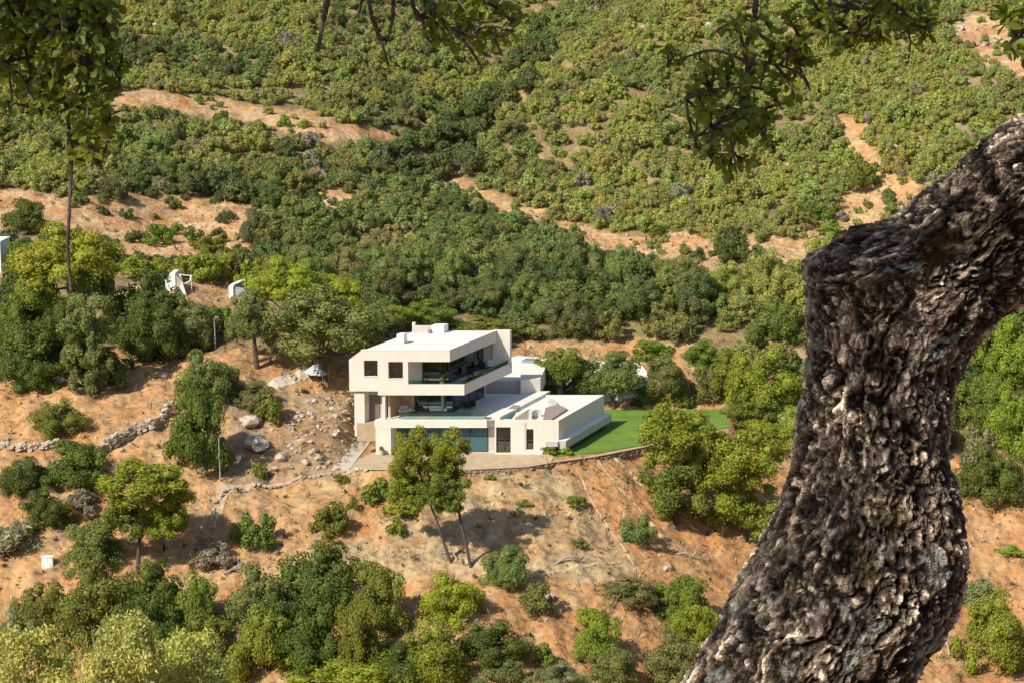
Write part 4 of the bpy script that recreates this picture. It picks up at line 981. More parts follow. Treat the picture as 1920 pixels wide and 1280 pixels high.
for i in order:
    if not zone[i]: continue
    x, y = cx_[i], cand_y[i]; u_ = rng.uniform()
    if bare[i]:
        if u_ > .035: continue
        r = rng.uniform(.5, 1.1)
    elif bare_top[i]:
        if u_ > .22: continue
        r = rng.uniform(.6, .9)
    elif rav[i]: r = rng.uniform(1.7, 3.0)
    elif py_[i] > 520: r = rng.uniform(1.7, 3.3)
    elif wood[i]: r = rng.uniform(1.1, 2.0)
    else: r = float(np.clip(rng.lognormal(.33 if py_[i] > 220 else .20, .34), .6, 2.7))
    if not rav[i] and not wood[i] and py_[i] < 480 and nn_[i] < (.40 if py_[i] > 220 else .44) and u_ > .30: continue
    if ((foot[:, 0] - x) ** 2 + (foot[:, 1] - y) ** 2 < (foot[:, 2] * .85 + r * .55) ** 2).any(): continue
    ci, cj = int(x // 3), int(y // 3); ok = True
    for a in range(ci - 2, ci + 3):
        for b_ in range(cj - 2, cj + 3):
            for (qx, qy, qr) in cells.get((a, b_), ()):
                if (qx - x) ** 2 + (qy - y) ** 2 < (.60 * (r + qr)) ** 2: ok = False; break
            if not ok: break
        if not ok: break
    if not ok: continue
    cells.setdefault((ci, cj), []).append((x, y, r)); scrub.append(i)
    if len(scrub) == 1: SR = {}
    SR[i] = r
def region(px, py):
    if inside(np.array([px]), np.array([py]), RAVINE)[0]: return 'in the upper ravine under the hanging leaves' if py < 190 else 'where the ravine opens above the wood'
    if px > 1480 and py > 480: return 'close right of the thick trunk' if px > 1800 else 'hidden along the thick trunk'
    if inside(np.array([px]), np.array([py]), WOOD)[0]:
        return 'at the left end of the wood above the villa' if px < 680 else 'in the middle of the wood above the villa' if px < 880 else 'at the right tip of the wood by the track'
    if py > 520:
        return 'behind the bright trees beside the fin wall' if px < 690 else 'just behind the villa roof' if px < 930 else 'above the drive right of the villa' if px < 1120 else 'on the slope above the lawn' if px < 1340 else 'between lawn slope and trunk elbow'
    if px < 870 + max(0, 300 - py) * .6 and px < 1080:
        if py < 175 + .05 * px: return 'near the top of the left hill' if py < 90 else 'just above the upper bare strip'
        if py < 380: return 'on the left hill left of the strip end' if px < 400 else 'between upper strip and ravine'
        return 'beside the wide bare band' if px < 480 else 'between bare band and wood'
    if py > 440: return 'below the bare track on the right'
    return 'high on the right hill by the top edge' if py < 130 else 'on the spur right of the ravine' if px < 1250 else 'below the right hanging leaves' if px < 1500 else 'around the bare gully at right'
TN = [('dark green', (.120, .150, .046)), ('mid green', (.195, .225, .064)), ('olive green', (.250, .266, .084)), ('light yellow green', (.30, .318, .082)), ('grey brown', (.30, .27, .18))]
info = []
for i in scrub:
    r = SR[i]; p = float(np.clip(.5 + (fbm(np.array([cx_[i] * .06]), np.array([cand_y[i] * .06]), 9.0, 3, 88)[0] - .5) * 2.4 + rng.uniform(-.28, .28), 0, .98)) if rng.uniform() > .018 else .999; right = px_[i] > 900 and py_[i] < 430
    k = 0 if rav[i] and p < .9 else (0 if p < .22 else 1 if p < .55 else 2 if p < .82 else 3 if p < .988 else 4)  # ravine bushes mostly dark green: dense growth, with ravine shadow put into the colour
    if right and not rav[i]: k = 1 if p < .28 else 2 if p < .62 else 3 if p < .988 else 4
    if wood[i]: k = 1 if p < .5 else 0 if p < .8 else 2
    vis = 0 < px_[i] < 1920 and 12 < py_[i] < 900
    info.append((r / f_[i] if vis else 0, i, k))
info.sort(reverse=True)
for rank, (_, i, k) in enumerate(info[:300]):
    r = SR[i]; me = CR['s' if r * F / f_[i] < 22 else 'b'][rng.integers(6)] if r * F / f_[i] < 36 else CR['l'][rng.integers(5)]
    o = link('scrub_bush', me); hz_ = r * rng.uniform(.95, 1.35); o.location = (cx_[i], cand_y[i], cz_[i] + hz_ * .35); o.scale = (r * 1.08, r * 1.08, hz_)
    o.rotation_euler = (0, 0, rng.uniform(0, 6.28)); o.color = (*jitter(TN[k][1], .15), 1)
    rg = region(px_[i], py_[i]); sz = 'broad' if r > 2.4 else 'small' if r < 1.5 else 'rounded'; tag(o, f'{sz} {TN[k][0]} bush {rg}', 'bush', f'{sz} {TN[k][0]} bushes {rg}')
def mass_mesh(name, VV, QQ, TT, LL, CC):
    V = np.concatenate(VV); q = np.concatenate(QQ); t3 = np.concatenate(TT) if TT else np.zeros((0, 3), int)
    me = bpy.data.meshes.new(name); me.vertices.add(len(V)); me.vertices.foreach_set('co', V.astype(np.float32).ravel())
    me.loops.add(q.size + t3.size); me.loops.foreach_set('vertex_index', np.concatenate([q.ravel(), t3.ravel()]).astype(np.int32))
    me.polygons.add(len(q) + len(t3)); me.polygons.foreach_set('loop_start', np.concatenate([np.arange(len(q)) * 4, q.size + np.arange(len(t3)) * 3]).astype(np.int32))
    a = me.attributes.new('leafv', 'FLOAT', 'POINT'); a.data.foreach_set('value', np.concatenate(LL).astype(np.float32))
    a = me.attributes.new('tint', 'FLOAT_COLOR', 'POINT'); cc = np.concatenate(CC).astype(np.float32); a.data.foreach_set('color', np.concatenate([cc, np.ones((len(cc), 1), np.float32)], 1).ravel())
    me.update(calc_edges=True); me.materials.append(M['mass']); return me
# all the smaller ones: one mass, past the three hundred that show largest
rest = info[300:]; n_ = len(rest); ii = np.array([q[1] for q in rest]); rr = np.array([SR[i] for i in ii]); hz = rr * rng.uniform(.85, 1.3, n_)
me = bpy.data.meshes.new('scrub'); me.vertices.add(n_)
me.vertices.foreach_set('co', np.stack([cx_[ii], cand_y[ii], cz_[ii] + hz * .35], 1).astype(np.float32).ravel())
def pt_attr(n, typ, key, arr): a_ = me.attributes.new(n, typ, 'POINT'); a_.data.foreach_set(key, np.ascontiguousarray(arr).ravel())
pt_attr('size', 'FLOAT_VECTOR', 'vector', np.stack([rr * 1.08, rr * 1.08 * rng.uniform(.85, 1.1, n_), hz], 1).astype(np.float32))
pt_attr('turn', 'FLOAT_VECTOR', 'vector', np.stack([rng.uniform(-.12, .12, n_), rng.uniform(-.12, .12, n_), rng.uniform(0, 6.28, n_)], 1).astype(np.float32))
pt_attr('pick', 'INT', 'value', rng.integers(0, 8, n_).astype(np.int32))
pt_attr('tint', 'FLOAT_COLOR', 'color', np.array([(*jitter(TN[q[2]][1], .11), 1) for q in rest], np.float32))
M['scrub'] = foliage_mat('scrub_foliage', True)
for q in M['scrub'].node_tree.nodes:
    if q.type == 'ATTRIBUTE' and q.attribute_name == 'tint': q.attribute_type = 'INSTANCER'
ng = bpy.data.node_groups.new('scrub', 'GeometryNodeTree')
ng.interface.new_socket('Geometry', in_out='INPUT', socket_type='NodeSocketGeometry'); ng.interface.new_socket('Geometry', in_out='OUTPUT', socket_type='NodeSocketGeometry')
gi = ng.nodes.new('NodeGroupInput'); go = ng.nodes.new('NodeGroupOutput'); iop = ng.nodes.new('GeometryNodeInstanceOnPoints'); g2i = ng.nodes.new('GeometryNodeGeometryToInstance')
src = {}
for o in bpy.data.objects:
    if o.type == 'MESH' and o.parent is None and o.get('category') == 'bush': src.setdefault(o.data.name, o)
for me_ in [*CR['s'], *CR['b'][:2]][::-1]:
    oi_ = ng.nodes.new('GeometryNodeObjectInfo'); oi_.transform_space = 'ORIGINAL'; oi_.inputs['Object'].default_value = src[me_.name]; ng.links.new(oi_.outputs['Geometry'], g2i.inputs[0])
def na_(n, t_): q = ng.nodes.new('GeometryNodeInputNamedAttribute'); q.data_type = t_; q.inputs['Name'].default_value = n; return q.outputs['Attribute']
iop.inputs['Pick Instance'].default_value = True
e2r = ng.nodes.new('FunctionNodeEulerToRotation')
ng.links.new(gi.outputs[0], iop.inputs['Points']); ng.links.new(g2i.outputs[0], iop.inputs['Instance']); ng.links.new(na_('pick', 'INT'), iop.inputs['Instance Index'])
ng.links.new(na_('turn', 'FLOAT_VECTOR'), e2r.inputs[0]); ng.links.new(e2r.outputs[0], iop.inputs['Rotation']); ng.links.new(na_('size', 'FLOAT_VECTOR'), iop.inputs['Scale'])
smat = ng.nodes.new('GeometryNodeSetMaterial'); smat.inputs['Material'].default_value = M['scrub']
ng.links.new(iop.outputs[0], smat.inputs[0]); ng.links.new(smat.outputs[0], go.inputs[0])
me.materials.append(M['scrub']); o = link('scrub', me); md = o.modifiers.new('scrub', 'NODES'); md.node_group = ng
tag(o, 'dense low green scrub covering the far hillsides', None, None, 'stuff')
print('SCRUB', len(info))

# ------------------------------------------------------------------ dry grass, weeds, pebbles on the near slope
def scatter_xy(n, y0, y1, keep):
    tt = rng.uniform(-.33, .33, n); yy = rng.uniform(y0, y1, n); xx = tt * (60 + yy); zz = height(xx, yy); a, b_, _ = proj(xx, yy, zz)
    k = keep(xx, yy, a, b_); return xx[k], yy[k], zz[k], a[k], b_[k]
def offhouse(x, y): return ~(inside(x, y, [(-18.5, 205), (-3, 204.6), (15, 215.5), (27, 226.5), (27, 237), (8, 243), (-12, 241)]))
def tufts(name, n, y0, y1, size, blades, cols, label, flat=.5, wide=.12, keep=None):
    x, y, z, a, b_ = scatter_xy(n, y0, y1, lambda x, y, a, b_: offhouse(x, y) & ((y < 246) | bare_mask(a, b_)) & (keep(x, y, a, b_) if keep else True))
    m_ = len(x); s = size * rng.lognormal(0, .4, m_)
    ang = rng.uniform(0, 6.28, (m_, blades)); el = rng.uniform(flat * .5, 1.45, (m_, blades)); L = s[:, None] * rng.uniform(.6, 1.2, (m_, blades))
    d = np.stack([np.cos(ang) * np.cos(el), np.sin(ang) * np.cos(el), np.sin(el)], -1) * L[..., None]
    sd = np.stack([-np.sin(ang), np.cos(ang), np.zeros_like(ang)], -1) * (L * wide)[..., None]
    o_ = np.stack([x, y, z - .03], -1)[:, None, :] + d * .12
    V = np.stack([o_ - sd * .4, o_ + d * .6 - sd, o_ + d, o_ + d * .6 + sd], 2).reshape(-1, 3)
    q = np.arange(len(V)).reshape(-1, 4); ci = rng.integers(len(cols), size=m_); cc = np.array(cols)[ci] * rng.uniform(.8, 1.2, (m_, 1))
    o = link(name, mass_mesh(name, [V], [q], [], [np.repeat(rng.uniform(.2, .8, m_ * blades), 4)], [np.repeat(cc, blades * 4, 0)]))
    tag(o, label, None, None, 'stuff')
tufts('dry_grass', 26000, 168, 300, .40, 11, [(.46, .35, .19), (.36, .25, .13), (.56, .46, .28), (.24, .17, .10)], 'straw coloured dry grass tufts on the bare slopes', .5, .045)
tufts('weeds', 5200, 168, 300, .30, 10, [(.09, .12, .03), (.13, .14, .04), (.06, .07, .03), (.14, .10, .05), (.10, .07, .04)], 'small green and brown weeds dotted over the bare slopes', .3, .16)
tufts('dry_brush', 900, 180, 240, .75, 16, [(.30, .245, .19), (.22, .175, .135), (.36, .30, .23)], 'grey brown dry brush on the slope below and beside the villa', .2, .035,
      lambda x, y, a, b_: inside(a, b_, [(430, 700), (520, 740), (660, 760), (690, 830), (650, 880), (420, 900)]) | inside(a, b_, [(310, 990), (480, 1010), (480, 1080), (330, 1100)]) | inside(a, b_, [(620, 1020), (780, 960), (900, 900), (1080, 900), (1180, 1060), (1000, 1080), (880, 1040), (660, 1080)]) | inside(a, b_, [(1180, 1080), (1300, 1090), (1280, 1260), (1130, 1200)]) | inside(a, b_, [(1420, 780), (1500, 760), (1480, 900), (1420, 880)]))

# ------------------------------------------------------------------ stones
def rock_mesh(name, seed, material, sub=2, boxy=.5):
    v, f = ICO[sub]; v = v.copy()
    m = np.abs(v).max(1, keepdims=True); v = v * (1 - boxy) + v / m * boxy * .8
    v *= (1 + .5 * (fbm(v[:, 0] * 1.3 + seed, v[:, 1] * 1.3, v[:, 2] * 1.3, 3, seed) - .5) * 2.6)[:, None]
    return np_mesh(name, v, f, material, False)
RK = [rock_mesh('stone', 11 + 7 * i, M['stone'], 2, .62) for i in range(5)]
DK = [rock_mesh('wall_stone', 13 + 9 * i, M['dark_stone'], 1, .7) for i in range(5)]
def stone_wall(name, pts, label, size, courses, meshes, base_z=None, core=None, cat='stone wall'):
    pts = [np.array(p, float) for p in pts]
    x0, y0 = pts[0][:2]; root = empty(name, (x0, y0, h1(x0, y0)), label, cat)
    n_ = 0
    for k in range(len(pts) - 1):
        a, b_ = pts[k], pts[k + 1]; L = np.linalg.norm(b_ - a); d = (b_ - a) / L; nr = np.array([d[1], -d[0]])
        for c in range(courses):
            u_ = random.uniform(0, size * .5)
            while u_ < L:
                w_ = size * random.uniform(.7, 1.35); q = a + d * (u_ + w_ / 2) + nr * random.uniform(-.05, .05) * size * 2
                zg = h1(*q) if base_z is None else base_z(q)
                o = link('stone', meshes[random.randrange(len(meshes))], root); o.location = (q[0], q[1], zg + size * (.28 + c * .56) + random.uniform(-.04, .04))
                o.scale = (w_ * .56, size * .46, size * .34 * random.uniform(.85, 1.2)); o.rotation_euler = (random.uniform(-.12, .12), random.uniform(-.1, .1), math.atan2(d[1], d[0]) + random.uniform(-.15, .15) + random.choice((0, 3.1416)))
                u_ += w_ * 1.0; n_ += 1
        if core:
            e = nr * size * .25; mb = MB(); z0 = min(h1(*a), h1(*b_)) - .6 if base_z is None else base_z(a) - .3; zt_ = (base_z(a) if base_z else h1(*a)) + size * .5 * courses
            mb.prism([tuple(a + e), tuple(b_ + e), tuple(b_ - e), tuple(a - e)], z0, zt_); mb.build('wall_core', M['dark_stone'], root)
    return root
ap = [(-16.6, 205.35), (-10.5, 205.05), (-5, 205.05), (1.8, 206.5), (4.5, 208.5), (9.2, 211.2), (14.9, 215.9), (20, 220.6)]
stone_wall('retaining_wall', ap, 'low brown dry stone retaining wall along the apron and lawn edge', .58, 2, DK, lambda q: -.62, True, 'retaining wall')
mb = MB()
for i in range(len(ap) - 1):
    a, b_ = np.array(ap[i]), np.array(ap[i + 1]); d = (b_ - a) / np.linalg.norm(b_ - a); nr = np.array([d[1], -d[0]]) * .22
    mb.prism([tuple(a + nr), tuple(b_ + nr), tuple(b_ - nr), tuple(a - nr)], .08, .17)
o = mb.build('stone_kerb', M['dirt_path']); tag(o, 'pale earth kerb on top of the low retaining wall', 'kerb')
wl = [hit(px, py)[:2] for px, py in ((182, 856), (215, 838), (250, 822), (285, 804), (318, 778))]
stone_wall('dry_stone_wall', wl, 'tumbled pale stone wall climbing towards the tall dark bush at left', .78, 3, RK)
wl = [hit(px, py)[:2] for px, py in ((-30, 852), (30, 848), (80, 843), (105, 838))]
stone_wall('dry_stone_wall', wl, 'short pale stone wall behind the dark bushes at the left edge', .7, 2, RK)
wl = [hit(px, py)[:2] for px, py in ((690, 889), (640, 888), (560, 899), (490, 914), (425, 922), (402, 950), (395, 992))]
stone_wall('footpath_edging', wl, 'single row of pale stones edging the footpath below the villa', .5, 1, RK, cat='stone edging')
def boulder(px, py, wpx, label, group=None, flat=.7, name='boulder'):
    x, y, z = hit(px, py); s = proj(x, y, z)[2] / F * wpx / 2
    o = link(name, RK[random.randrange(5)]); o.location = (x, y, z + s * .3); o.scale = (s, s * .9, s * flat); o.rotation_euler = (random.uniform(-.3, .3), random.uniform(-.3, .3), random.uniform(0, 6.28))
    return tag(o, label, 'rock', group)
boulder(530, 862, 30, 'big pale boulder on the rubble slope left of the ramp path')
boulder(468, 800, 40, 'broad brown rock mound beside the tall dark bush', None, .6)
boulder(480, 838, 52, 'large rounded rock mound in the middle of the rubble', None, .55)
boulder(308, 708, 20, 'pale rock on the soil edge below the conifer')
boulder(110, 716, 26, 'pale rock at the edge of the dark bushes on the left')
boulder(1580, 1030, 12, 'small pale rock hidden near the trunk')
boulder(1252, 1070, 20, 'white rock on the bare soil left of the trunk')
boulder(868, 926, 9, 'single white stone on the dry grass below the apron')
for k in range(130):
    px = random.uniform(540, 700); py = random.uniform(745, 885)
    if not inside(np.array([px]), np.array([py]), [(440, 880), (520, 780), (600, 735), (662, 752), (690, 800), (640, 870), (520, 900)])[0]: px = random.uniform(450, 640); py = random.uniform(790, 890)
    boulder(px, py, random.choice((5, 6, 7, 8, 9, 12, 15)), 'loose pale stone on the rubble slope left of the villa', 'loose stones on the rubble slope', .65, 'loose_stone')
for k in range(26):
    px = random.uniform(0, 330); py = random.uniform(710, 745) if k < 14 else random.uniform(800, 860)
    boulder(px, py, random.choice((5, 6, 8, 10, 13)), 'loose pale stone on the bare slope at far left', 'loose stones on the far left slope', .65, 'loose_stone')
for (cx, cy, rx, ry, n_, where) in ((1000, 48, 34, 16, 10, 'at the head of the ravine'), (1012, 122, 22, 14, 7, 'in the narrow neck of the ravine'), (790, 98, 40, 12, 9, 'on the upper left hill under the hanging leaves'), (420, 110, 180, 60, 16, 'dotted over the upper left hill'), (1250, 60, 160, 60, 12, 'dotted high on the right hill'), (1400, 300, 120, 80, 10, 'dotted on the lower right hill'), (265, 50, 26, 20, 8, 'near the top left of the hill'), (1830, 90, 60, 45, 20, 'on the scree at the upper right'), (1640, 290, 45, 60, 14, 'in the bare gully at right'), (640, 30, 200, 30, 10, 'scattered along the top of the left hill')):
    for k in range(n_):
        a = random.uniform(0, 6.28); q = random.uniform(0, 1) ** .5
        boulder(cx + rx * q * math.cos(a), max(3, cy + ry * q * math.sin(a)), random.choice((6, 8, 10, 13, 17)), f'pale rock {where}', f'rocks {where}', .8, 'rock')
def dead_branch(px, py, length, ang, label, group='fallen dead branches on the slope', nb=6):
    x, y, z = hit(px, py); g = random.Random(int(px + py)); mb = MB()
    def pt(u, v, h): xx = x + u; yy = y + v; return (xx, yy, h1(xx, yy) + h)
    c, s = math.cos(ang), math.sin(ang); main = [pt(c * length * k / 4 + g.uniform(-.15, .15), s * length * k / 4 + g.uniform(-.15, .15), .12 + .35 * math.sin(k)) for k in range(5)]
    mb.tube(main, [.11, .10, .08, .06, .03], 6)
    for k in range(nb):
        b0 = Vector(main[g.randrange(1, 4)]); a2 = ang + g.uniform(-1.3, 1.3); l2 = length * g.uniform(.2, .5)
        mb.tube([b0, b0 + Vector((math.cos(a2) * l2 * .5, math.sin(a2) * l2 * .5, g.uniform(.1, .6))), b0 + Vector((math.cos(a2) * l2, math.sin(a2) * l2, g.uniform(.2, .9)))], [.05, .035, .012], 5)
    o = mb.build('dead_branch', M['dead_wood']); tag(o, label, 'branch', group)
dead_branch(1040, 1062, 4.2, .5, 'dark fallen branch lying across the dry grass patch')
dead_branch(1150, 1140, 3.2, 1.1, 'pale bent dead branch beside the low grey green bush')
dead_branch(655, 1110, 3.0, .9, 'pale dead branches between the thick bush row and the slope')
dead_branch(860, 1052, 2.6, 2.6, 'dead branch fallen at the feet of the pine trunks')
dead_branch(1270, 1040, 3.0, .1, 'thin dead branch on red soil left of the cork oak')
dead_branch(1780, 1230, 3.4, 1.7, 'long pale stick at lower right below the trunk edge')
dead_branch(420, 1080, 2.6, .4, 'grey dead branches on the shaded brush at lower left', nb=9)

# small stones and clods: too many to count
iv, jf = ICO[1]; x, y, z, a, b_ = scatter_xy(5200, 168, 300, lambda x, y, a, b_: offhouse(x, y) & ((y < 246) | bare_mask(a, b_)))
sz = .07 * rng.lognormal(0, .55, len(x)); vv = np.stack([x, y, z], -1)[:, None, :] + iv[None] * (sz[:, None, None] * rng.uniform(.6, 1.3, (len(x), 1, 3))) * rng.uniform(.8, 1.2, (len(x), len(iv), 1))
me = np_mesh('pebbles', vv.reshape(-1, 3), (jf[None] + (np.arange(len(x)) * len(iv))[:, None, None]).reshape(-1, 3), M['stone']); o = link('pebbles', me); tag(o, 'small stones and clods strewn over the bare slopes', None, None, 'stuff')
# ------------------------------------------------------------------ the cork oak in front: trunk, limbs, hanging branches, leaves
def at(px, py, d):
    v = Vector(ray(px, py)); return Vector((0, 0, H)) + v * d
D0 = 6.0
rings = [((980, 1990), (1400, 2010)), ((1080, 1720), (1480, 1740)), ((1170, 1500), (1570, 1520)), ((1272, 1290), (1690, 1310)), ((1345, 1155), (1768, 1190)), ((1402, 1045), (1812, 1080)), ((1462, 915), (1806, 950)), ((1490, 800), (1788, 850)), ((1503, 710), (1800, 755)),
         ((1510, 620), (1824, 690)), ((1514, 540), (1852, 640)), ((1535, 478), (1880, 600)), ((1605, 440), (1915, 560)), ((1690, 400), (1962, 512)), ((1770, 330), (2020, 460)), ((1850, 256), (2085, 400)), ((1930, 198), (2160, 345)), ((2040, 110), (2255, 262)), ((2160, 0), (2350, 160)), ((2260, -130), (2430, 30)), ((2300, -280), (2480, -150)), ((2280, -420), (2460, -390))]
def catmull(P_, n):
    P_ = np.array(P_, float); m_ = len(P_); o_ = []
    for u_ in np.linspace(0, m_ - 1.0001, n):
        i = int(u_); t_ = u_ - i; p0, p1, p2, p3 = P_[max(i - 1, 0)], P_[i], P_[min(i + 1, m_ - 1)], P_[min(i + 2, m_ - 1)]
        o_.append(.5 * ((2 * p1) + (-p0 + p2) * t_ + (2 * p0 - 5 * p1 + 4 * p2 - p3) * t_ ** 2 + (-p0 + 3 * p1 - 3 * p2 + p3) * t_ ** 3))
    return np.array(o_)
LR = []
for i, (l, r_) in enumerate(rings):
    d = D0 + (.35 if i == 0 else .25 if i == 1 else .12 if i == 2 else 0) - .02 * max(0, i - 10)
    LR.append(list(at(*l, d)) + list(at(*r_, d)))
NV, NU = 600, 380
LRi = catmull(LR, NV); L_, R_ = LRi[:, :3], LRi[:, 3:]; C_ = (L_ + R_) / 2; A_ = (R_ - L_) / 2
ln = np.concatenate([[0], np.cumsum(np.linalg.norm(np.diff(C_, axis=0), axis=1))]); ax = unit(np.gradient(C_, axis=0))
rad = np.linalg.norm(A_, axis=1); B_ = unit(np.cross(ax, unit(A_))) ; B_ *= np.sign((B_ * np.array([0, -1, 0])).sum(1))[:, None]
th = np.linspace(0, 2 * np.pi, NU, endpoint=False)
ct, st_ = np.cos(th), np.sin(th)
Pm = C_[:, None] + A_[:, None] * ct[None, :, None] + B_[:, None] * (rad[:, None] * .95)[..., None] * st_[None, :, None]
Nm = unit(A_[:, None] / rad[:, None, None] * ct[None, :, None] + B_[:, None] * st_[None, :, None])
cx = (rad[:, None] * ct[None]); cy = (rad[:, None] * st_[None]); cz = np.repeat(ln[:, None], NU, 1)
X, Y, Z = Pm[..., 0], Pm[..., 1], Pm[..., 2]
w1 = fbm(X * 9, Y * 9, Z * 9, 3, 5) - .5; w2 = fbm(X * 9, Y * 9, Z * 9, 3, 25) - .5; w3 = fbm(X * 30, Y * 30, Z * 30, 2, 35) - .5
f1, f2, cid = voronoi(cx * 16 + w1 * 3.4 + w3 * 1.0, cy * 16 + w2 * 3.4, cz * 3.0 + w1 * 1.6 + w3 * 1.2, 3)
g1, g2, cid2 = voronoi(cx * 38 + w2 * 5 + w3 * 2, cy * 38 + w1 * 5 + w3 * 2, cz * 8.5 + w2 * 3 + w3 * 2, 13)
k1, k2, cid3 = voronoi(cx * 95 + w1 * 9 + w3 * 5, cy * 95 + w2 * 9, cz * 34 + w2 * 7 + w3 * 4, 23)
rid = 1 - np.abs(2 * fbm(cx * 22 + w1 * 5 + w3 * 1.5, cy * 22 + w2 * 5, cz * 2.4 + w3 * 1.2, 3, 9) - 1)
fine = fbm(cx * 130, cy * 130, cz * 60, 3, 15) - .5
big = fbm(X * 4.5, Y * 4.5, Z * 4.5, 3, 45) - .5
plate = sm(f2 - f1, .02, .34); plate2 = sm(g2 - g1, .02, .42); plate3 = sm(k2 - k1, .02, .4)
hgt = plate * (.007 + .006 * cid) + plate2 * (.0035 + .0045 * cid2) + plate3 * .0012 - sm(rid, .74, .98) * .019 + fine * .004 + big * .06
Pm = Pm + Nm * (hgt - .018)[..., None]
kn = np.exp(-((Pm - np.array(at(1512, 500, D0))) ** 2).sum(-1) / (2 * .05 ** 2)); Pm = Pm + Nm * (kn * .035)[..., None]
kn = np.exp(-((Pm - np.array(at(1600, 440, D0))) ** 2).sum(-1) / (2 * .045 ** 2)); Pm = Pm + Nm * (kn * .03)[..., None]
relief = np.clip(plate * (.16 + .16 * cid) + plate2 * (.08 + .48 * cid2 ** 1.6) + plate3 * (.18 * cid3 ** 2.0) + fine * .6 - sm(rid, .72, .95) * .36 + .10, 0, 1)
lich = .9 * sm(fbm(X * 9, Y * 9, Z * 9, 4, 55), .60, .66) * sm(fbm(X * 50, Y * 50, Z * 50, 2, 56), .48, .58)
moss = sm(fbm(X * 10, Y * 10, Z * 10, 3, 65), .64, .72) * .25
ids = np.arange(NV * NU).reshape(NV, NU); Fq = np.stack([ids[:-1], np.roll(ids[:-1], -1, 1), np.roll(ids[1:], -1, 1), ids[1:]], -1).reshape(-1, 4)
m, nt_, p = mat('cork_oak_bark')
rl = N(nt_, 'ShaderNodeAttribute', attribute_name='relief'); li = N(nt_, 'ShaderNodeAttribute', attribute_name='lichen'); mo = N(nt_, 'ShaderNodeAttribute', attribute_name='moss'); g = N(nt_, 'ShaderNodeNewGeometry')
na = N(nt_, 'ShaderNodeTexNoise', Scale=95.0, Detail=7.0, Roughness=.75); nb = N(nt_, 'ShaderNodeTexNoise', Scale=9.0, Detail=4.0); vo = N(nt_, 'ShaderNodeTexVoronoi', Scale=120.0)
for q in (na, nb, vo): nt_.links.new(g.outputs['Position'], q.inputs['Vector'])
c = ramp(nt_, rl.outputs['Fac'], [(.0, (.018, .014, .011)), (.27, (.098, .077, .059)), (.48, (.28, .225, .175)), (.74, (.70, .61, .49))])  # weathered pale ridges; groove shade and ridge highlights also put into this colour
c = mul(nt_, c, ramp(nt_, na.outputs[0], [(.32, (.38, .36, .34)), (.5, (1, 1, 1)), (.68, (1.75, 1.7, 1.6))]))
c = mul(nt_, c, ramp(nt_, nb.outputs[0], [(.3, (1.1, 1.05, 1.0)), (.7, (1.8, 1.78, 1.74))]))
def over(a, fac, col):
    mm = nt_.nodes.new('ShaderNodeMix'); mm.data_type = 'RGBA'; nt_.links.new(fac, mm.inputs[0]); nt_.links.new(a, mm.inputs[6]); mm.inputs[7].default_value = (*col, 1); return mm.outputs[2]
c = over(c, mo.outputs['Fac'], (.14, .10, .02)); c = over(c, li.outputs['Fac'], (.32, .34, .29))
nt_.links.new(c, p.inputs['Base Color']); p.inputs['Roughness'].default_value = 1.0; p.inputs['Specular IOR Level'].default_value = .03
ad = N(nt_, 'ShaderNodeMath', operation='ADD'); nt_.links.new(na.outputs[0], ad.inputs[0]); nt_.links.new(vo.outputs['Distance'], ad.inputs[1])
b = N(nt_, 'ShaderNodeBump', Strength=1.0, Distance=.012); nt_.links.new(ad.outputs[0], b.inputs['Height']); nt_.links.new(b.outputs[0], p.inputs['Normal'])
M['cork'] = m
base = C_[0]; oak = empty('cork_oak', tuple(base), 'thick leaning oak with rugged dark bark and leafy branches hanging from above', 'tree')
link('trunk', np_mesh('trunk', Pm.reshape(-1, 3), Fq, m, True, {'relief': ('POINT', relief.ravel()), 'lichen': ('POINT', lich.ravel()), 'moss': ('POINT', (moss * (1 - plate * .3)).ravel())}), oak)
# limb that arches over the view, and the boughs of the crown
top = Vector(C_[-1])
M['twig'] = rough_mat('twig_bark', (.035, .026, .02), (.12, .09, .07), 40, .95, .4)
limb_pts = [top + Vector((.02, .02, -.06)), Vector((2.0, 5.6, 51.35)), Vector((1.3, 5.45, 51.62)), Vector((.6, 5.4, 51.55)), Vector((-.1, 5.3, 51.5)), Vector((-.9, 5.2, 51.3)), Vector((-1.6, 5.15, 51.0)), Vector((-2.0, 5.1, 50.7))]
mb = MB(); mb.tube([Vector(q) for q in catmull(limb_pts, 40)], list(np.linspace(.17, .03, 40)), 10); mb.build('limb', M['wood_bark'], oak, True)
g = random.Random(5); boughs = []
for k in range(16):
    s0 = Vector(limb_pts[g.randrange(1, 7)]); e = Vector((g.uniform(-2.8, .5), g.uniform(3.0, 5.4), g.uniform(50.75, 52.0)))
    boughs.append((s0, e)); mid = s0.lerp(e, .5) + Vector((0, 0, .15)); mb = MB(); mb.tube([s0, mid, e], [.04, .028, .01], 6); mb.build('bough', M['twig'], oak)
